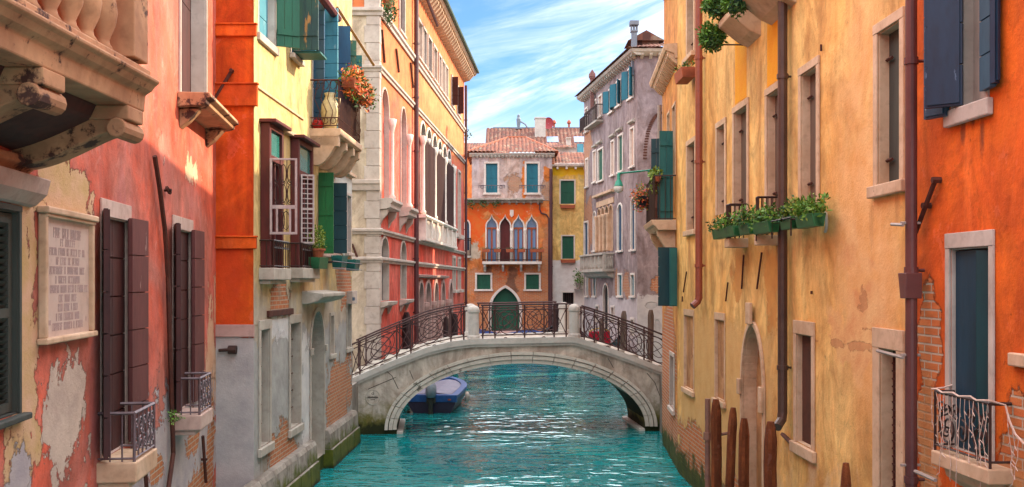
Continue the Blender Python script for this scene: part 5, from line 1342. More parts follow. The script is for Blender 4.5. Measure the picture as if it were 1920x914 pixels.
# ================================================================== orange house at near right
fz = F((3.742, 9.33), (4.22, 1.5))
or_m = P('bright_orange_plaster', (.76, .15, .012), (.68, .11, .012), mott=.7, streak=(.58, .09, .012), streak_amt=.5, off=5, layers=[
    dict(all=-1.2, col=(.80, .32, .10), col2=(.70, .24, .06), noise=1.0, scale=.8, sz=.5, soft=.2, dh=-1),
    dict(patches=[patch(fz, 1722, 1766, 538, 720), patch(fz, 1722, 1760, 640, 1000), patch(fz, 1868, 1990, 752, 1010), patch(fz, 1735, 1760, 560, 640)], col='brick', tone=(1.65, 1.15, .55), noise=.35, scale=2.0, dh=-3, edge=True),
    dict(patches=[patch(fz, 1722, 1758, 700, 960), patch(fz, 1860, 1930, 850, 1000)], col=(.62, .30, .12), col2=(.5, .2, .07), noise=.8, scale=2.2, dh=0, amt=.7),
    dict(patches=[patch(fz, 1800, 1812, 212, 275), patch(fz, 1836, 1846, 205, 300), patch(fz, 1820, 1830, 205, 240)], col=(.20, .05, .02), noise=.6, scale=3, sz=.3, soft=.7, dh=0, amt=.8)])
oh = thing('house', 'bright orange house with navy shutters, tall blue door and exposed brick patches', 'house', fz.pt(0, 0))
W = Wall(fz, 0, fz.L, -.6, 10.4, 5)
r = fz.rect(1792, 1850, -200, 196); W.hole(*r, .25); o = surround(fz, r, .05, .02, white_st, oh, sill=(.06, .14))
a, b, zb, zt = r
mb = MB(); mb.box(fz, a+.34, a+.40, zb, zt, -.16, -.08); mb.box(fz, b-.06, b, zb, zt, -.16, -.08); mb.box(fz, a+.40, b-.06, zb, zb+.06, -.16, -.08); mb.build('sash', goldw, o)
mb = MB(); mb.box(fz, a+.40, b-.06, zb+.06, zt, -.15, -.13); mb.build('pane', pane, o); mb = MB(); mb.box(fz, a, a+.335, zb, zt, -.17, -.15); mb.build('blind', white_st, o)
leaf(fz, a+.16, zb+.01, zt, .30, R(50), -1, navyw, o, rows=5, th=.05, p=.02); leaf(fz, a-.02, zb-.05, zt, .24, R(20), -1, navyl, o, rows=6, th=.05, p=.06)
leaf(fz, b, zb+.06, zt, .21, R(8), 1, navyl, o, rows=6, th=.05); leaf(fz, b+.22, zb+.08, zt, .07, R(60), 1, navyw, o, rows=1, th=.04)
r = fz.rect(1784, 1858, 464, 852); W.hole(*r, .30); o = surround(fz, r, .07, .025, white_st, oh, name='doorway', lintel=.13)
a, b, zb, zt = r; leaf(fz, a+.014, zb+.02, zt-.014, .52, R(2), 1, doorb, o, rows=1, name='door_leaf', p=-.05); leaf(fz, b-.016, zb+.02, zt-.014, .20, R(20), -1, tealw, o, rows=1, name='door_leaf', p=-.07)
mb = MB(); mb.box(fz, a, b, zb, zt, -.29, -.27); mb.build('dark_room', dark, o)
pr = .20; a0, a1 = fz.at(1745, 800, pr)[0], fz.at(1852, 800, pr)[0]; z = zb-.01
mb = MB(); mb.box(fz, a0, a1, z-.12, z, -.02, pr); mb.sweep(fz, [(-.02, z-.12), (.14, z-.12), (.12, z-.2), (-.02, z-.3)], a0+.1, a1-.1); bl = mb.build('balcony', stone_w, oh, bevel=.012)
mb = MB(); z1 = z+.50; p_ = pr-.03
for zz_, k in ((z1, 1.4), (z+.05, 1)): bar(mb, fz, a0+.02, zz_, a1-.02, zz_, p_, .010*k); [bar(mb, fz, q, zz_, q, zz_, 0, .010*k, p_) for q in (a0+.02, a1-.02)]
L_ = a1-a0
for c, r_, t, s in ((.26, .16, 1.6, 1), (.52, .10, 1.4, -1), (.80, .13, 1.6, -1)): spiral(mb, fz, a0+L_*c, z+.22, r_, t, R(90), s, p_, .011, 22)
for c, s in ((.14, 1), (.40, -1), (.66, 1), (.92, -1)): spiral(mb, fz, a0+L_*c, z+.38, .07, 1.3, R(-90), s, p_, .010, 14)
mb.tube([fz.pt(a0+L_*.7, z+.48, p_), fz.pt(a0+L_*.84, z+.36, p_), fz.pt(a0+L_*.72, z+.2, p_), fz.pt(a0+L_*.78, z+.03, p_)], .011, 5)
g = fz.sub(a0+.02, R(90), 1)
for c in (.08,): spiral(mb, g, c, z+.15, .06, 1.4, 0, 1, 0, .009, 12); spiral(mb, g, c, z+.35, .06, 1.4, 0, -1, 0, .009, 12)
for q in (a0+.02, a1-.02): bar(mb, fz, q, z, q, z1, p_, .012)
mb.build('railing', iron, bl)
mb = MB(); mb.tube([fz.pt(*fz.at(1727, 436), .05), fz.pt(*fz.at(1764, 338), .05)], .024, 6); mb.tube([fz.pt(*fz.at(1764, 338), -.03), fz.pt(*fz.at(1764, 338), .08)], .03, 6); mb.tube([fz.pt(*fz.at(1745, 386), .0), fz.pt(*fz.at(1745, 386), .08)], .03, 6); mb.build('wall_anchor', rust, oh)
mb = MB(); r2 = fz.rect(1900, 1960, 665, 690); mb.box(fz, r2[0], r2[1], r2[2], r2[3], -.02, .05); mb.build('stone_block', stone_w, oh, bevel=.01)
W.build('wall', or_m, oh)
# string of unlit fairy lights draped over that railing
cordm = simple('pale_light_cord', (.68, .50, .42), (.55, .38, .30), .6, 10, bump=0)
t = thing('string_lights', 'pale unlit string lights draped over the iron railing of the orange house', 'string lights', fz.pt(a0, z))
mb = MB(); rr = random.Random(5); zz_ = z1+.015
top = [fz.pt(a0-.02, z1+.05, .0), fz.pt(a0, z1+.03, p_*.5)]+[fz.pt(a0+L_*k/10, z1+.02+.012*math.sin(k*2.1), p_+.02) for k in range(11)]
sw = [(1885, 760), (1893, 790), (1904, 815), (1920, 832), (1940, 842), (1965, 840)]
top += [fz.pt(*fz.at(x, y, .06), .06) for x, y in sw]
mb.tube(top, .008, 5)
def icicle(p, L):
    q = [V(p)]
    for k in range(5): q.append(q[-1]+V((rr.uniform(-.01, .01), rr.uniform(-.035, .035), -L/5)))
    mb.tube(q, .003, 4, cap=False)
    for v in q[1:]:
        d = V((rr.uniform(-.01, .02), rr.uniform(-.04, .04), -.03)); mb.tube([v, v+d], .004, 4)
for k in range(14): icicle(fz.pt(a0+L_*(k+.3)/13.5, z1, p_+.025), rr.uniform(.35, .75))
for k in range(4): icicle(fz.pt(a0-.01, z1, p_*k/4), rr.uniform(.4, .7))
for x, y in ((1889, 778), (1898, 803), (1910, 822), (1928, 837), (1950, 842)):
    icicle(fz.pt(*fz.at(x, y, .06), .06), rr.uniform(.3, .55))
mb.build('cord', cordm, t)
# ================================================================== stone bridge
th = R(4.6); c0 = V((.28, 26.35, 0)); uu = V((math.cos(th), math.sin(th), 0))
fb = F((c0-uu*4.9)[:2], (c0+uu*5.2)[:2]); BW = 2.35
bt = [(640, 722), (655, 713), (700, 693), (745, 674), (800, 653), (845, 642), (884, 637), (980, 635), (1076, 633), (1110, 643), (1150, 656), (1200, 674), (1250, 694), (1275, 705)]
BT = [fb.at(x, y) for x, y in bt]
def top(s):
    if s <= BT[0][0]: return BT[0][1]+(s-BT[0][0])*.35
    for (a, z), (b, w) in zip(BT, BT[1:]):
        if s <= b: return z+(w-z)*(s-a)/(b-a)
    return BT[-1][1]-(s-BT[-1][0])*.30
sm = fb.at(979, 700)[0]; sa = abs(fb.at(744, 700)[0]-sm); zs0 = .12; zcr = fb.at(979, 682)[1]
def arc(s):
    t = (s-sm)/sa
    return None if abs(t) >= 1 else zs0+(zcr-zs0)*math.sqrt(1-t*t)
bridge_m = P('bridge_plaster', (.62, .56, .48), (.50, .45, .38), mott=.9, streak=(.26, .23, .19), streak_amt=.65, bumpd=.006, layers=[
    dict(all=-.35, col=(.19, .165, .135), col2=(.27, .24, .2), noise=1.0, scale=2.0, sx=2.6, sz=.28, soft=.9, dh=0, amt=.65),
    dict(below=.85, k=1.0, col=(.10, .105, .02), col2=(.20, .16, .05), noise=.35, scale=2, soft=.5, dh=.2),
    dict(below=.35, k=2, col=(.018, .022, .008), col2=(.03, .035, .01), noise=.3, scale=2, soft=.3, dh=.2)])
br = thing('footbridge', 'pale stone arched footbridge with iron railings spanning the canal', 'bridge', fb.pt(sm, 0))
mb = MB(); N = 72; S = [fb.L*k/N for k in range(N+1)]; S = sorted(set(S+[sm-sa, sm+sa, sm-sa*.995, sm+sa*.995, sm-sa*.97, sm+sa*.97, sm-sa*.9, sm+sa*.9]))
lo = lambda s: (arc(s) if arc(s) is not None else -.6)
for p in (0, -BW):
    for a, b in zip(S, S[1:]):
        m = (a+b)/2
        if arc(m) is None: za = zb = -.6
        else: za, zb = (arc(a) or zs0), (arc(b) or zs0)
        mb.face([fb.pt(a, za, p), fb.pt(b, zb, p), fb.pt(b, top(b)-.02, p), fb.pt(a, top(a)-.02, p)][::1 if p == 0 else -1])
AR = [(sm-sa, -.6)]+[(sm-sa*math.cos(math.pi*k/48), zs0+(zcr-zs0)*math.sin(math.pi*k/48)) for k in range(49)]+[(sm+sa, -.6)]
mb.strip([fb.pt(a, z, 0) for a, z in AR], [fb.pt(a, z, -BW) for a, z in AR])
TP = [(s, top(s)-.02) for s in S]
mb.strip([fb.pt(a, z, 0) for a, z in TP], [fb.pt(a, z, -BW) for a, z in TP])
mb.build('span', bridge_m, br, f=fb)
# voussoirs in two stepped bands
def band(r0, r1, p0, p1, nb, gap):
    mb = MB()
    for sgn in (1,):
        for k in range(nb):
            w0, w1 = math.pi*k/nb, math.pi*(k+1)/nb-gap; sub = 4; A = []; B = []
            for j in range(sub+1):
                w = w0+(w1-w0)*j/sub; c, s = math.cos(w), math.sin(w)
                A.append((sm-(sa+r0)*c, zs0+(zcr-zs0+r0)*s)); B.append((sm-(sa+r1)*c, zs0+(zcr-zs0+r1)*s))
            for j in range(sub): 
                mb.prism(fb, [A[j], B[j], B[j+1], A[j+1]], p0, p1)
    return mb
ring_m = simple('arch_stone', (.66, .60, .52), (.50, .45, .38), .85, 1.6, wear=(.17, .14, .11), wear_amt=.60, bump=.008)
band(.005, .10, .004, .05, 19, .007).build('arch_ring', ring_m, br)
band(.112, .21, .004, .085, 19, .007).build('arch_ring', ring_m, br)
band(.235, .315, .004, .11, 19, .007).build('arch_moulding', ring_m, br)
cornice_m = simple('parapet_stone', (.58, .54, .49), (.44, .41, .37), .85, 1.5, wear=(.25, .22, .19), wear_amt=.66, bump=.006)
for p0, p1 in ((-.32, .10), (-BW-.10, -BW+.32)):
    mb = MB()
    for a, b in zip(S, S[1:]):
        for h0, h1, q0, q1 in ((-.13, .02, p0, p1), (-.20, -.131, p0+.03, p1-.04)):
            i = len(mb.v)
            for (s, dz) in ((a, h0), (b, h0), (b, h1), (a, h1)):
                for p in (q0, q1): mb.v.append(fb.pt(s, top(s)+dz, p))
            mb.f += [(i, i+2, i+3, i+1), (i+4, i+6, i+7, i+5), (i+1, i+3, i+5, i+7), (i, i+6, i+4, i+2)]
    mb.build('cornice', cornice_m, br)
# shallow steps of the deck
mb = MB(); s = 0.1
while s < fb.L-.4:
    z = max(top(s), top(s+.38))-.03; mb.box(fb, s, s+.378, z-.25, z, -BW+.33, -.33); s += .38
mb.build('steps', stone, br)
# joints of the spandrel stones, and a round medallion
mb = MB(); grim = simple('dark_joint', (.12, .10, .085), None, .9, 6)
for pts in (((690, 730), (742, 708)), ((722, 694), (735, 705), (747, 730)), ((768, 695), (775, 712)), ((1213, 700), (1228, 718), (1238, 745)), ((1140, 672), (1150, 690))):
    mb.tube([fb.pt(*fb.at(x, y), .004) for x, y in pts], .009, 4)
mb.build('stone_joints', grim, br)
s, z = fb.at(699, 745); mb = MB(); ring(mb, fb, s, z, .175, .20, .008, .012, 28); md = mb.build('medallion', stone_b, br)
mb = MB(); mb.box(fb, s-.14, s+.14, z-.028, z+.0, .003, .006)
for k in range(7): mb.box(fb, s-.13+k*.038, s-.112+k*.038, z+.004, z+.03, .003, .006)
mb.box(fb, s-.06, s+.06, z-.075, z-.06, .003, .006); ring(mb, fb, s, z+.09, .03, .025, .003, .006, 8); mb.build('relief', grim, md)
# pale waterline ledges at the springing
for sg in (-1, 1):
    mb = MB(); e = sm+sg*sa; mb.box(fb, min(e, e-sg*.16), max(e, e-sg*.16), -.3, .07, -BW-.1, .02)
    mb.build('springer_ledge', cornice_m, br, bevel=.02)
# pillars of the parapet
def pillar(s, p, name='pillar'):
    mb = MB(); z = top(s)-.02; pr = [(.17, 0), (.17, .10), (.145, .13), (.14, .70), (.165, .74), (.165, .80)]+[(.155*math.cos(t*math.pi/12), .80+.12*math.sin(t*math.pi/12)) for t in range(7)]
    mb.lathe(pr, fb.pt(s, z, p), 12); return mb.build(name, white_st if False else cornice_m, br, smooth=False)
sl, sr = fb.at(888, 610, -.1)[0], fb.at(1077, 610, -.1)[0]
for s_ in (sl, sr):
    for p in (-.12, -BW+.12): pillar(s_, p)
# iron railings
rail_m = simple('railing_iron', (.085, .038, .036), (.05, .026, .028), .6, 8, metal=.2, bump=.002)
def railing(s0, s1, p, posts):
    mb = MB(); H = .86; b = lambda s: top(s)+.04; n = 12
    for h, r in ((H, .024), (H-.13, .014), (.06, .014)):
        mb.tube([fb.pt(s0+(s1-s0)*k/n, b(s0+(s1-s0)*k/n)+h, p) for k in range(n+1)], r, 5)
    q = [s0+(s1-s0)*t for t in posts]
    for s in q: bar(mb, fb, s, b(s)-.07, s, b(s)+H, p, .020)
    for k, (a, c) in enumerate(zip(q, q[1:])):
        w = c-a; m = (a+c)/2; y0 = b; lo_, hi_ = .06, H-.13
        if w < .45:
            bar(mb, fb, a, b(a)+lo_, c, b(c)+hi_, p, .011); bar(mb, fb, a, b(a)+hi_, c, b(c)+lo_, p, .011)
            continue
        sl_ = (b(c)-b(a))/w
        def pt(ds, h): return fb.pt(m+ds, b(m)+sl_*ds+h, p)
        for a_, r_ in ((.33, .012), (.20, .010)):
            mb.tube([pt(a_*math.cos(t*math.pi/12)*min(1, w/.8), .40+a_*math.sin(t*math.pi/12)) for t in range(25)], r_, 4, cap=False)
        for (d0, h0, d1, h1) in ((-w/2, lo_, w/2, hi_), (-w/2, hi_, w/2, lo_)):
            mb.tube([pt(d0, h0), pt(d1, h1)], .010, 4)
    for t in (.28, .72):
        s = s0+(s1-s0)*t; ring(mb, fb, s, b(s)-.05, .05, .05, p+.03, .012, 10)
    return mb.build('railing', rail_m, br)
for p in (.02, -BW-.02):
    railing(fb.at(655, 690)[0], sl-.17, p, (.02, .09, .40, .52, .86, .97)); railing(sl+.19, sr-.19, p, (.02, .16, .5, .84, .98)); railing(sr+.17, fb.at(1262, 690)[0], p, (.03, .14, .40, .68, .97))

# ================================================================== pavements, water
pave_m = P('pavement_stone', (.34, .30, .26), (.27, .24, .21), mott=1)
mb = MB(); f0 = F((0, 0), (1, 0))
mb.v = []; mb.box(f0, -9, -4.02, -.8, 1.38, -28.8, -24.75); pv = mb.build('pavement', pave_m); pv['kind'] = 'structure'
mb = MB(); mb.box(f0, 3.95, 10, -.8, 1.55, -28.9, -24.75); pv = mb.build('pavement', pave_m); pv['kind'] = 'structure'
g = NT('canal_water'); pos = g.pos()
g.bsdf.inputs['Base Color'].default_value = (.004, .105, .105, 1); g.bsdf.inputs['Roughness'].default_value = .035; g.bsdf.inputs['IOR'].default_value = 1.45
g.bsdf.inputs['Specular IOR Level'].default_value = .72
nb = g.noise(pos, .25, 3); cc = g.mix(g.mapr(nb, .35, .65), (.002, .160, .185), (.006, .255, .250)); g.l(cc, g.bsdf.inputs['Base Color'])
n1 = g.noise(g.scalev(pos, .55, .75), 1.0, 1, .5, .4)
n2 = g.noise(g.scalev(pos, 1.5, 2.3, 1, (5, 2, 0)), 1.0, 1, .5, .6); n4 = g.noise(g.scalev(pos, 3.4, 5.0, 1, (1, 7, 0)), 1.0, 1, .5, .5)
gust = g.mapr(g.noise(pos, .13, 3), .40, .58, .45, 1.25)
h = g.math('ADD', g.math('MULTIPLY', n1, .8), g.math('MULTIPLY', g.math('MULTIPLY', n2, gust), .75)); h = g.math('ADD', h, g.math('MULTIPLY', g.math('MULTIPLY', n4, gust), .26))
g.bump(h, 1.0, .085)
water_m = g.m
mb = MB(); mb.face([(-60, -40, 0), (60, -40, 0), (60, 140, 0), (-60, 140, 0)]); wt = mb.build('water', water_m, recalc=False); wt['kind'] = 'structure'
mb = MB(); mb.face([(-900, -900, -1.2), (900, -900, -1.2), (900, 900, -1.2), (-900, 900, -1.2)]); gd = mb.build('ground', pave_m, recalc=False); gd['kind'] = 'structure'

# ================================================================== blue motor boat
bo = thing('motor_boat', 'small blue and grey open motor boat moored beneath left side of the bridge', 'boat')
hullm = simple('dark_hull_paint', (.045, .035, .075), (.03, .025, .05), .35, 2); blueg = simple('blue_gunwale_paint', (.028, .125, .40), (.02, .075, .25), .35, 3); deckg = simple('grey_boat_deck', (.24, .23, .30), (.17, .165, .22), .75, 3)
L_ = 4.5; NS = 16
def hw(t): return .80*(1-.05*(1-t))*(1-max(0, (t-.45)/.55)**2.4*.97)
def gz_(t): return .46+.14*t*t
mb = MB(); secs = []
for k in range(NS+1):
    t = k/NS; w = hw(t); y = L_*t; z = gz_(t); kz_ = -.12+.35*max(0, (t-.7)/.3)**2
    secs.append([V((-w, y, z)), V((-w*.94, y, z*.5)), V((-w*.72, y, kz_+.05)), V((0, y, kz_)), V((w*.72, y, kz_+.05)), V((w*.94, y, z*.5)), V((w, y, z))])
for a, b in zip(secs, secs[1:]): mb.strip(a, b)
mb.face(secs[0]); mb.build('hull', hullm, bo)
mb = MB(); 
for sg in (-1, 1):
    O_ = [V((sg*(hw(k/NS)+.02), L_*k/NS, gz_(k/NS)+.0)) for k in range(NS+1)]; I_ = [V((sg*max(.0, hw(k/NS)-.17), min(L_*k/NS, L_-.35), gz_(k/NS)+.0)) for k in range(NS+1)]
    up_ = V((0, 0, .05))
    mb.strip([p+up_ for p in O_], [p+up_ for p in I_]); mb.strip(O_, [p+up_ for p in O_]); mb.strip([p-V((0, 0, .2)) for p in I_], [p+up_ for p in I_])
    mb.strip([p-V((0,0,.05)) for p in O_], O_)
f0b = LOCAL
mb.box(f0b, -hw(0)-.01, hw(0)+.01, .30, .515, -.22, .02)
mb.build('gunwale', blueg, bo, bevel=.01)
mb = MB()
fl_ = [(V((-hw(k/NS)+.16, L_*k/NS, gz_(k/NS)-.06)), V((hw(k/NS)-.16, L_*k/NS, gz_(k/NS)-.06))) for k in range(NS-1)]
mb.strip([a for a, b in fl_], [b for a, b in fl_]); mb.build('deck', deckg, bo)
mb = MB(); mb.lathe([(.02, .0), (.13, .04), (.17, .16), (.165, .36), (.12, .48), (.03, .53)], (0.0, -.12, .42), 14, 1, 1.35); mt = mb.build('outboard_motor', simple('blue_grey_cowl', (.30, .36, .42), (.22, .26, .32), .25, 3), bo, smooth=True)
mb = MB(); mb.box(f0b, -.06, .06, -.25, .42, .12, .26); mb.box(f0b, -.13, .13, .28, .44, -.0, .20); mb.tube([(0, .0, .62), (-.10, .5, .72)], .025, 6); mb.build('bracket', drkgw, mt, bevel=.01)
mb = MB(); mb.lathe([(.05, 0), (.05, .04)], (.55, -.045, .36), 8); mb.build('light', terra, bo)
mb = MB(); mb.tube([V((-.55, 3.6, .60)), V((-1.0, 4.1, .52)), V((-1.35, 4.6, .95))], .018, 5); mb.build('mooring_rope', stone, bo)
mb = MB(); fl2 = [(V((-hw(k/NS)+.22, L_*k/NS+.5, gz_(k/NS)+.02)), V((0, L_*k/NS+.5, gz_(k/NS)+.07)), V((hw(k/NS)-.22, L_*k/NS+.5, gz_(k/NS)+.02))) for k in range(NS-3)]
mb.strip([a for a, b, c in fl2], [b for a, b, c in fl2]); mb.strip([b for a, b, c in fl2], [c for a, b, c in fl2]); mb.build('cover', simple('blue_grey_tarpaulin', (.26, .25, .33), (.18, .185, .26), .7, 2.5, bump=.02), bo)
for sg in (-1, 1):
    mb = MB(); mb.lathe([(.02, 0), (.07, .04), (.075, .26), (.03, .32)], (sg*.90, 1.6, .12), 10); mb.build('fender', white_st, bo, smooth=True)
bo.location = (-2.44, 30.2, .04); bo.rotation_euler = (0, 0, R(-4))

# ================================================================== gondolas beyond the bridge
blackh = simple('black_lacquer', (.012, .010, .014), (.02, .016, .02), .25, 2); bluec = simple('blue_boat_cover', (.03, .06, .22), (.02, .04, .14), .8, 4); redv = simple('red_velvet', (.50, .006, .03), (.36, .004, .02), .8, 4); goldm = simple('gilded_trim', (.55, .34, .06), None, .4, 6, metal=.4)
def gondola(label, cover):
    t = thing('gondola', label, 'gondola', (0, 0, 0), 'gondolas moored beyond the bridge')
    L_ = 10.0; N = 24; secs = []; mb = MB()
    for k in range(N+1):
        u = k/N; w = .70*math.sin(math.pi*min(max(u, .02), .98))**.75; e = abs(2*u-1); z = .42+.95*e**3.2; kz_ = -.12+1.0*e**4
        y = (u-.5)*L_; secs.append([V((-w, y, z)), V((-w*.75, y, (z+kz_)/2-.05)), V((0, y, kz_)), V((w*.75, y, (z+kz_)/2-.05)), V((w, y, z)), V((w*.85, y, z+.02)), V((0, y, z-.16)), V((-w*.85, y, z+.02)), V((-w, y, z))])
    for a, b in zip(secs, secs[1:]): mb.strip(a, b)
    mb.build('hull', blackh, t)
    mb = MB(); pf = F((0, 0), (0, 1)); e = L_/2
    mb.prism(pf, [(e-.15, 1.1), (e+.05, 1.15), (e+.18, 1.55), (e+.10, 1.85), (e-.05, 2.0), (e-.28, 1.95), (e-.30, 1.82), (e-.10, 1.80), (e-.02, 1.6), (e-.14, 1.35)], -.02, .02)
    for k in range(5): mb.prism(pf, [(e+.0, 1.20+k*.11), (e+.36, 1.22+k*.11), (e+.36, 1.27+k*.11), (e+.0, 1.26+k*.11)], -.015, .015)
    mb.build('prow_iron', iron, t)
    if cover:
        mb = MB(); 
        for a in range(10):
            y0, y1 = -2.2+a*.44, -2.2+(a+1)*.44; h = lambda y: .48+.70*(1-abs(y)/2.6)**.6
            for x0, x1, s0, s1 in ((-.66, 0, 0, 1), (0, .66, 1, 0)): mb.face([V((x0, y0, .45+s0*(h(y0)-.42))), V((x1, y0, .45+s1*(h(y0)-.42))), V((x1, y1, .45+s1*(h(y1)-.42))), V((x0, y1, .45+s0*(h(y1)-.42)))])
        mb.build('cover', bluec, t)
    else:
        mb = MB(); f_ = LOCAL
        mb.box(f_, -.5, .5, .42, .66, -.3, .5); mb.box(f_, -.55, .55, .60, 1.32, .5, .64); mb.box(f_, -.62, -.5, .5, .86, -.3, .5); mb.box(f_, .5, .62, .5, .86, -.3, .5)
        mb.box(f_, -.45, .45, .4, .60, -1.6, -1.1); mb.build('seat', redv, t, bevel=.06)
        mb = MB(); mb.tube([V((-.55, -.58, 1.30)), V((-.3, -.58, 1.42)), V((0, -.58, 1.48)), V((.3, -.58, 1.42)), V((.55, -.58, 1.30))], .035, 6); mb.tube([V((-.6, -.5, .88)), V((-.6, .3, .88))], .03, 5); mb.tube([V((.6, -.5, .88)), V((.6, .3, .88))], .03, 5); mb.build('seat_trim', goldm, t)
        mb = MB(); mb.box(f_, -.4, .4, .5, .62, .9, 2.6); mb.build('foredeck_cloth', bluec, t, bevel=.05)
    return t
go1 = gondola('black gondola with blue cover and tall prow iron moored before the gothic house', True); go1.location = (-2.45, 57.6, .12); go1.rotation_euler = (0, 0, R(-84))
go2 = dup(go1, (.9, 55.6, .12), R(96), 'black gondola with blue cover moored in front of the other covered gondola')
go3 = gondola('black gondola with red velvet seat moored under the mauve house', False); go3.location = (4.35, 51.0, .15); go3.rotation_euler = (0, 0, R(8))
t = thing('moored_barge', 'low work boat with pinkish cover floating before the green water door', 'boat', (0, 0, 0))
mb = MB(); mb.box(LOCAL, -1.3, 1.3, .55, 1.05, -.7, .7); mb.build('cover', pink_st, t, bevel=.12); mb = MB(); mb.prism(LOCAL, [(-1.8, .6), (-1.5, 0), (1.5, 0), (1.9, .65), (1.8, .62), (-1.7, .58)], -.75, .75); mb.build('hull', blackh, t, bevel=.05); t.location = (-.15, 59.0, 0)

# ================================================================== mooring poles
def polemat(name, c, c2): return P(name, c, c2, mott=2.5, streak=tuple(x*.35 for x in c), streak_amt=.8, bumpd=.02, layers=[dict(below=.75, k=1.2, col=(.05, .045, .012), col2=(.025, .03, .01), noise=.4, scale=2.5, soft=.4, dh=.3), dict(below=.25, k=3, col=(.012, .014, .008), noise=.3, scale=3, soft=.3, dh=0)])
polew = polemat('weathered_pole_wood', (.24, .068, .02), (.15, .042, .016)); polew2 = polemat('dark_weathered_pole', (.07, .036, .036), (.035, .022, .026))
def pole(x, y, h, r, mat, label, lean=(0, 0), group='wooden mooring poles', tip=.55, name='mooring_pole'):
    mb = MB(); rr = random.Random(int(x*100+y*10)); b = V((x, y, -1.0)); t = V((x+lean[0], y+lean[1], h)); n = 9; pts = [b+(t-b)*(k/n)+V((rr.uniform(-.006, .006), rr.uniform(-.006, .006), 0)) for k in range(n+1)]
    mb.tube(pts, r, 10, cap=True); top_ = pts[-1]; d = (t-b).normalized()
    mb.tube([top_, top_+d*.16, top_+d*.24], r, 10, r1=r*tip)
    o = mb.build(name, mat, None, org=V((x, y, 0))); return tag(o, label, 'pole', group)
def at_wall(px, p):
    s = fy2.at(px, 900, p)[0]; return fy2.pt(s, 0, p)
for px, ytop, rpx, lean, lab in ((1345, 754, 10, (-.02, 0), 'tallest brown mooring pole standing beside a thin metal pipe'), (1358, 768, 8.5, (.10, -.1), 'leaning brown mooring pole just right of the tallest one'), (1395, 790, 10, (0, 0), 'blunt mooring pole in front of the arched water door'), (1444, 797, 12, (0, .0), 'reddish mooring pole beneath the end of the dark drainpipe'), (1586, 876, 10, (0, 0), 'short mooring pole under the dark red bricked window, nearest the camera')):
    q = at_wall(px, .42); h = CAMZ-(ytop-HY)/FPX*q.y-.2; pole(q.x, q.y, h, rpx/FPX*q.y, polew, lab, lean, 'wooden mooring poles along the yellow house')
q = at_wall(1327, .5); mb = MB(); h = CAMZ-(748-HY)/FPX*q.y; mb.tube([V((q.x, q.y, -1)), V((q.x, q.y, h))], .045, 8); mb.tube([V((q.x-.02, q.y, 1.55)), V((q.x+.35, q.y+.05, 1.6))], .025, 6); mb.tube([V((q.x, q.y, 1.5)), V((q.x, q.y, 1.62))], .07, 8)
tag(mb.build('metal_post', simple('bronze_grey_pipe', (.26, .13, .09), (.18, .09, .07), .5, 5), None, org=V((q.x, q.y, 0))), 'thin grey brown metal post with clamp left of the tallest mooring pole', 'post')
for px, ytop, d, r, lab in ((762, 588, 33, .14, 'dark mooring pole before the red palace, left end'), (837, 596, 41, .13, 'dark mooring pole by the palace arcade behind railing'), (852, 590, 44, .16, 'thick bluish mooring pole by far end of the palace arcade')):
    x = (px-CX)/FPX*d; pole(x, d, CAMZ-(ytop-HY)/FPX*d-.2, r, polew2 if px != 762 else polew2, lab, (0, 0), 'mooring poles along the red palace')
for px, ytop, d, r, lab, ln in ((1039, 570, 56, .17, 'grey brown mooring pole right of the gothic water door', (.1, 0)), (1050, 575, 57, .14, 'slanting mooring pole between gothic house and yellow house', (.3, 0)), (1165, 585, 46, .14, 'slim mooring pole before the lower wall of mauve house', (.12, 0)), (1128, 600, 50, .13, 'mooring pole beside the arched door of the mauve house', (0, 0)), (1218, 583, 42, .13, 'mooring pole near the corner of mauve house', (.05, 0))):
    x = (px-CX)/FPX*d; pole(x, d, CAMZ-(ytop-HY)/FPX*d-.2, r, polew2 if px < 1100 else greyw, lab, ln, 'mooring poles around the far basin')

# ================================================================== plants
def planter(f, a0, a1, z, p0, p1, h, mat, name, label, foliage, n, size, fr=(.16, .2), lift=.10, group=None, droop=.0):
    t = thing(name, label, 'planter', f.pt((a0+a1)/2, z, p0), group)
    mb = MB(); e = .03
    mb.sweep(f, [(p0+e, z), (p1-e, z), (p1, z+h), (p1-.015, z+h), (p1-.04, z+h*.8), (p0+.04, z+h*.8), (p0+.015, z+h), (p0, z+h)], a0, a1)
    mb.box(f, a0, a0+.015, z+.002, z+h-.002, p0+.03, p1-.03); mb.box(f, a1-.015, a1, z+.002, z+h-.002, p0+.03, p1-.03)
    mb.build('trough', mat, t, bevel=.006)
    rr = random.Random(int(abs(a0)*1000+z*77)); L = a1-a0; m = max(2, int(L/.22)); p = (p0+p1)/2
    for k, (mt, cnt) in enumerate(foliage):
        mb = MB()
        for j in range(m):
            c = f.pt(a0+L*(j+.5)/m+rr.uniform(-.04, .04), z+h+lift*rr.uniform(.5, 1.5), p+rr.uniform(-.03, .05))
            mb.leaves(c, (fr[0], max(.10, L/m*.7), fr[1]*rr.uniform(.6, 1.3)), int(n*cnt/m), size, droop, rr)
        mb.build('foliage' if mt not in (flow, flowr) else 'flowers', mt, t, recalc=False)
    return t
G3 = [(leafg, .5), (leafd, .4)]
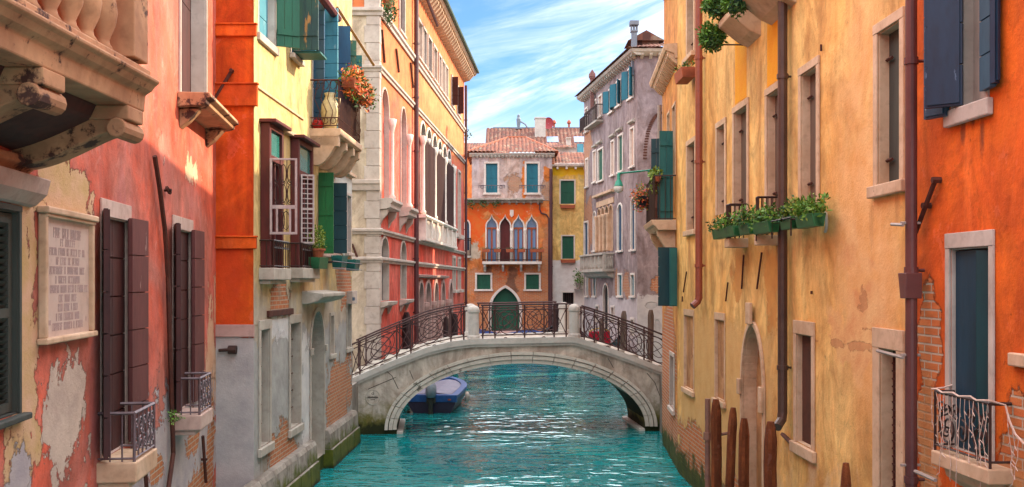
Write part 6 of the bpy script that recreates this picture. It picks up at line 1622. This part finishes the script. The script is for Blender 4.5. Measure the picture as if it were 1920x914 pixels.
# green troughs on the yellow house
for x0, x1, y, p, lab, fo in ((1336, 1376, 446, .34, 'small green trough with low plants at the far end of the balconette row', G3), (1386, 1404, 440, .32, 'green trough with bushy plants between the two iron balconettes', G3), (1412, 1442, 438, .34, 'green trough with tall leafy plants on the nearer iron balconette', G3), (1463, 1483, 430, .28, 'green trough with yellowish plants directly behind the dark drainpipe', [(leafy, .4), (leafd, .5)]), (1493, 1525, 427, .28, 'green trough with spreading plants right of the dark drainpipe', [(leafg, .7), (leafy, .2)])):
    a0, a1 = fy2.at(x0, 450, p)[0], fy2.at(x1, 450, p)[0]; z = fy2.at((x0+x1)/2, y, p)[1]
    planter(fy2, a0, a1, z, p-.15, p+.02, .15, grnp, 'flower_box', lab, fo, 560, .065, (.13, .13), .06, 'green plant troughs on the yellow house')
mb = MB(); a0, a1 = fy2.at(1455, 430)[0], fy2.at(1532, 430)[0]; z = fy2.at(1500, 408, .2)[1]
for q in (a0+.1, (a0+a1)/2, a1-.05): bar(mb, fy2, q, z-.02, q, z-.02, 0, .012, .30); bar(mb, fy2, q, z-.22, q, z-.02, .30, .010)
bar(mb, fy2, a0, z, a1, z, .31, .012); mb.build('planter_bracket', iron, yh)
# round hanging plants at the top of the yellow house
for x, y, rr_, lab, p in ((1336, 72, .15, 'round dark hanging basket of bright green leaves beside the red drainpipe', .5), (1344, 8, .16, 'upper dark basket of green leaves on the high balcony', .5), (1378, 4, .12, 'smaller dark basket of green leaves at the high balcony rail', .52)):
    s, z = fy2.at(x, y, p); t = thing('hanging_plant', lab, 'plant', fy2.pt(s, z, p), 'hanging plants at the top of the yellow house')
    mb = MB(); mb.lathe([(.02, -.15), (.08, -.13), (.11, -.05), (.115, 0), (.10, 0)], fy2.pt(s, z, p), 14, 1, 1.3); mb.build('basket', tealw, t, smooth=True)
    mb = MB(); mb.leaves(fy2.pt(s-.04, z+.10, p), (rr_*1.2, rr_*1.5, rr_*.95), 1500, .075, .14); mb.build('foliage', leafg, t, recalc=False)
    mb = MB(); mb.leaves(fy2.pt(s+.05, z+.02, p), (rr_*1.0, rr_*1.3, rr_*.9), 500, .06, .14); mb.build('foliage', leafd, t, recalc=False)
    mb = MB(); bar(mb, fy2, s, z-.1, s, z-.1, .01, .012, p); mb.build('bracket', iron, t)
a0, a1 = fy2.at(1266, 130, .3)[0], fy2.at(1299, 130, .12)[0]; z = fy2.at(1280, 146, .3)[1]
planter(fy2, a0+.1, a1, z, .05, .34, .20, terra, 'flower_box', 'brown wooden flower box with sparse greens under the high far window', [(leafg, .5), (leafd, .3)], 170, .06, (.12, .10), .05)
# balcony of the brick house: red flowering box and grasses
fk_a = 1.15
planter(fk, fk_a-.15, fk_a+.65, 5.75, .50, .72, .22, dark, 'flower_box', 'trailing flower box of orange red blooms on the corner balcony end', [(flowr, .5), (leafy, .35), (leafd, .3), (flow, .25)], 620, .06, (.20, .26), .03, None, .12)
planter(fk, 2.2, 3.2, 6.16, .30, .44, .12, terra, 'flower_box', 'narrow box of pale grasses along the corner balcony rail', [(leafy, .6), (leafg, .3)], 240, .11, (.12, .12), .06)
t = thing('climbing_plant', 'withered brown climbing plant on rails of the corner balcony', 'plant', fk.pt(2.9, 5.33, .3))
mb = MB(); rr = random.Random(9)
for k in range(3): 
    x = 2.7+.16*k; mb.tube([fk.pt(x, 5.34, .38), fk.pt(x+.06, 5.6, .40), fk.pt(x-.05, 5.9, .38), fk.pt(x+.05, 6.2, .40)], .018, 5)
mb.build('stem', rust, t); mb = MB(); mb.leaves(fk.pt(2.85, 6.05, .40), (.12, .25, .16), 120, .06); mb.build('foliage', leafy, t, recalc=False)
# cream house: flower box with orange blooms on the balcony rail, vase, red ball
a0c = fc.at(581, 245)[0]; zt = 7.08
planter(fc, a0c+.15, a0c+2.35, zt+.86, .60, .90, .20, terra, 'flower_box', 'long terracotta box of orange and cream flowers hung outside the high balcony rail', [(flow, .5), (flowr, .25), (leafd, .3), (leafg, .25)], 2300, .085, (.20, .26), .07, None, .16)
t = thing('vase', 'pale ceramic amphora standing on the high balcony of the cream house', 'vase', fc.pt(a0c+.22, zt, .36))
mb = MB(); mb.lathe([(.10, 0), (.12, .02), (.17, .18), (.19, .36), (.175, .52), (.12, .62), (.10, .68), (.13, .74), (.10, .75)], fc.pt(a0c+.24, zt+.002, .36), 18); mb.build('body', cerami, t, smooth=True)
mb = MB(); 
for sg in (-1, 1): mb.tube([fc.pt(a0c+.24, zt+.66, .36+sg*.10), fc.pt(a0c+.24, zt+.64, .36+sg*.2), fc.pt(a0c+.24, zt+.46, .36+sg*.18)], .018, 6)
mb.build('handle', cerami, t, smooth=True)
t = thing('flower_pot', 'glossy red rounded pot beside the pale amphora on the high balcony', 'pot', fc.pt(a0c+.2, zt, .12))
mb = MB(); mb.lathe([(.05, 0), (.11, .05), (.12, .12), (.09, .18), (.07, .19)], fc.pt(a0c+.18, zt+.002, .12), 14); mb.build('body', redcer, t, smooth=True); mb = MB(); mb.leaves(fc.pt(a0c+.18, zt+.2, .12), (.08, .08, .05), 40, .04); mb.build('foliage', flowr, t, recalc=False)
# pots below the green shutters
s, z = fc.at(596, 487, .3); z0 = fc.at(596, 504, .3)[1]
planter(fc, s-.25, s+.55, z0, .16, .40, .22, grnp, 'flower_box', 'light green trough under the terracotta pot on cream house', [(leafd, .2)], 60, .04, (.08, .04), .0)
t = thing('flower_pot', 'terracotta pot with feathery yellow green plant standing on green trough', 'pot', fc.pt(s, z0+.23, .28))
mb = MB(); mb.lathe([(.09, 0), (.13, .14), (.15, .15), (.15, .19), (.12, .19)], fc.pt(s, z0+.20, .30), 14); mb.build('pot', terra, t); mb = MB(); mb.leaves(fc.pt(s, z0+.56, .30), (.16, .18, .26), 420, .06); mb.build('foliage', leafy, t, recalc=False)
for x, y, lab in ((635, 502, 'teal hanging trough on the wall rail, nearer the green shutter'), (660, 508, 'teal hanging trough at the far corner of cream house')):
    s, z = fc.at(x, y, .28); planter(fc, s-.28, s+.32, z, .17, .42, .26, tealp, 'flower_box', lab, [(leafd, .3)], 50, .04, (.08, .03), .0, 'teal troughs on the cream house')
mb = MB(); s0, s1 = fc.at(612, 490, .3)[0], fc.at(664, 490, .3)[0]; z = fc.at(640, 493, .3)[1]
bar(mb, fc, s0, z, s1+.3, z, .43, .012); bar(mb, fc, s0, z-.14, s1+.3, z-.14, .43, .010)
for k in range(5): q = s0+(s1-s0)*k/4; bar(mb, fc, q, z, q, z, .0, .010, .43)
mb.build('planter_rail', iron, cream)
# plant at the palace attic window, terracotta boxes on the gothic balcony
s, z = fr.at(727, 26, .2); t = thing('window_plant', 'bushy green plant on high attic window ledge of the red palace', 'plant', fr.pt(s, z, .2))
mb = MB(); mb.leaves(fr.pt(s+.1, z+.1, .22), (.24, .45, .34), 300, .11); mb.build('foliage', leafd, t, recalc=False); mb = MB(); mb.lathe([(.12, 0), (.17, .25), (.14, .25)], fr.pt(s+.1, 12.06, .2), 10); mb.build('pot', terra, t)
protos = None
for k, x in enumerate((912, 933, 956, 978, 1000, 1013)):
    q = fg.pt(gx(x), gz(474), .60)
    if protos is None:
        protos = thing('flower_box', 'small terracotta flower box hooked on the gothic balcony rail', 'flower box', q, 'terracotta boxes on the gothic balcony')
        mb = MB(); mb.prism(F((0, 60), (1, 60)), [(q.x-.20, q.z), (q.x+.20, q.z), (q.x+.23, q.z+.18), (q.x-.23, q.z+.18)], .55, .78); mb.build('trough', terra, protos, bevel=.01)
        mb = MB(); mb.leaves(V((q.x, 59.34, q.z+.22)), (.2, .1, .06), 40, .08); mb.build('foliage', leafd, protos, recalc=False)
    else: dup(protos, q)
# wall plants on ledges
t = thing('ledge_weeds', 'green weeds growing from the cornice ledge of the gothic house', 'plant', fg.pt(gx(885), gz(378), .3)); mb = MB()
for x in (882, 906, 930): mb.leaves(fg.pt(gx(x), gz(380), .38), (.3, .14, .22), 70, .13, .2)
mb.build('foliage', leafd, t, recalc=False)
t = thing('wall_weed', 'small green weed tuft at sill end of the second pink house window', 'plant', fp.pt(*fp.at(326, 783, .2), .2)); mb = MB(); mb.leaves(fp.pt(*fp.at(327, 782, .28), .28), (.09, .10, .07), 90, .04); mb.build('foliage', leafg, t, recalc=False)
t = thing('wall_weed', 'small dark weed tuft high on far corner of the red palace', 'plant', fr.pt(fr.L, 11.6, .1)); mb = MB(); mb.leaves(fr.pt(fr.L+.1, 11.7, .15), (.3, .3, .3), 60, .14); mb.build('foliage', leafd, t, recalc=False)

# ================================================================== bracket street lamp
tq = simple('turquoise_painted_iron', (.02, .30, .20), (.015, .22, .15), .45, 6)
s, z = fk.at(1240, 322, .05); s = 1.6; z = 6.62; p0 = fk.pt(s, z, 0)
lp = thing('street_lamp', 'turquoise bracket lamp with white glass shade hanging over the canal', 'lamp', p0)
tip = V(((1160-CX)/FPX*22.6, 22.6, 6.45))
mb = MB(); mb.tube([p0+V((0, 0, 0)), tip], .019, 8); mb.tube([p0+V((0, 0, -.32)), p0+(tip-p0)*.42+V((0, 0, -.03))], .016, 6)
for k in range(4):
    c = p0+(tip-p0)*(.08+.09*k)+V((0, 0, -.10+.015*k)); d = (tip-p0).normalized(); r_ = .085-.012*k
    mb.tube([c+d*(r_*math.cos(t))+V((0, 0, r_*math.sin(t))) for t in [2*math.pi*j/12 for j in range(13)]], .012, 5)
mb.build('bracket', tq, lp)
mb = MB(); mb.lathe([(.02, 0), (.04, -.05), (.035, -.16), (.07, -.2), (.10, -.30), (.11, -.31), (.08, -.30)], tip+V((0, 0, .02)), 14); mb.build('lamp_cap', tq, lp, smooth=True)
mb = MB(); mb.lathe([(.10, 0), (.115, -.05), (.09, -.13), (.03, -.155)], tip+V((0, 0, -.285)), 14); mb.build('lamp_glass', simple('milky_glass', (.72, .68, .62), (.66, .62, .58), .3, 3, bump=0), lp, smooth=True)

# ================================================================== sky, sun, camera
SUN_EL, SUN_AZ = 31.0, 66.0
w = bpy.data.worlds.new('World'); sc.world = w; w.use_nodes = True; nt = w.node_tree; nt.nodes.clear()
class WN(NT):
    def __init__(s): s.t = nt
g = WN(); out = g.n('OutputWorld'); bg = g.n('Background'); g.l(bg.outputs[0], out.inputs[0])
sky = g.n('TexSky'); sky.sky_type = 'NISHITA'; sky.sun_disc = False; sky.sun_elevation = R(SUN_EL); sky.sun_rotation = R(SUN_AZ); sky.air_density = 1.0; sky.dust_density = .3; sky.ozone_density = 2.5; sky.altitude = 50
gen = g.n('TexCoord').outputs['Generated']; sp = g.n('SeparateXYZ'); g.l(gen, sp.inputs[0]); el = sp.outputs[2]
SKYK = 0.30
base = g.mix(1.0, sky.outputs[0], (.50, .80, 1.10), 'MULTIPLY')
den = g.math('ADD', g.math('MAXIMUM', el, 0.0), .10)
pl = g.n('CombineXYZ'); g.l(g.math('DIVIDE', sp.outputs[0], den), pl.inputs[0]); g.l(g.math('DIVIDE', sp.outputs[1], den), pl.inputs[1])
an = R(17); X, Z = sp.outputs[0], el
aa = g.math('ADD', g.math('MULTIPLY', X, math.cos(an)), g.math('MULTIPLY', Z, math.sin(an))); bb = g.math('SUBTRACT', g.math('MULTIPLY', Z, math.cos(an)), g.math('MULTIPLY', X, math.sin(an)))
st = g.n('CombineXYZ'); g.l(g.math('MULTIPLY', aa, 5.0), st.inputs[0]); g.l(g.math('MULTIPLY', bb, 22.0), st.inputs[1]); g.l(sp.outputs[1], st.inputs[2])
c1 = g.noise(st.outputs[0], 1.0, 9, .62, 1.2); c2 = g.noise(gen, 5.0, 6, .6, .5)
cm = g.math('MULTIPLY', g.mapr(c1, .40, .92, 0, .95, True), g.mapr(c2, .34, .64, .25, 1))
low = g.mapr(el, .20, .05, .04, .92, True)
rightward = g.mapr(X, -.02, .20, 0, .45, True)
cm = g.math('ADD', cm, g.math('MULTIPLY', low, g.mapr(c1, .2, .6, .75, 1.0)))
cm = g.math('MINIMUM', g.math('ADD', cm, g.math('MULTIPLY', rightward, g.mapr(c1, .3, .65))), 1.0)
CL = 9.0
cloud = g.mix(g.mapr(el, .02, .3), (CL*1.0, CL*1.0, CL*1.0), (CL, CL*1.02, CL*1.05))
col = g.mix(cm, base, cloud)
over = g.mapr(el, .280, .42, 0, 1, True)  # bright cloud sheet overhead, out of view, added to lift the shaded walls
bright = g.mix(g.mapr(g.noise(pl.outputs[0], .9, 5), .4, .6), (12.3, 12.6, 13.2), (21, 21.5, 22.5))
fwd = g.mapr(sp.outputs[1], .35, .85, 1.0, 1.7, True); bv = g.n('VectorMath', operation='SCALE'); g.l(bright, bv.inputs[0]); bright = bv; g.l(fwd, bright.inputs['Scale'])  # sheet made brighter straight ahead, added for sparkle on the water
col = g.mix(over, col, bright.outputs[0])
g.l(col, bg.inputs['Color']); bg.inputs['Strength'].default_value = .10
sl_ = bpy.data.lights.new('sun', 'SUN'); sl_.energy = 3.9; sl_.angle = R(.55); sl_.color = (1.0, .83, .58)
so = bpy.data.objects.new('sun', sl_); COL.objects.link(so)
d = V((math.sin(R(SUN_AZ))*math.cos(R(SUN_EL)), math.cos(R(SUN_AZ))*math.cos(R(SUN_EL)), math.sin(R(SUN_EL))))
so.rotation_euler = (-d).to_track_quat('-Z', 'Y').to_euler(); so.location = d*60
cam = bpy.data.cameras.new('camera'); cam.lens = 35; cam.sensor_width = 36; cam.clip_start = .1; cam.clip_end = 3000
cam.shift_y = (HY-457)/1920
co = bpy.data.objects.new('camera', cam); COL.objects.link(co); co.location = (0, 0, CAMZ); co.rotation_euler = (R(90), 0, 0); sc.camera = co
vs = sc.view_settings; vs.view_transform = 'Standard'; vs.look = 'None'; vs.exposure = 1.08; vs.gamma = 1.0; vs.use_curve_mapping = False
sc.render.engine = 'CYCLES'; sc.cycles.use_denoising = True; sc.cycles.max_bounces = 6; sc.cycles.diffuse_bounces = 3; sc.cycles.sample_clamp_indirect = 8.0
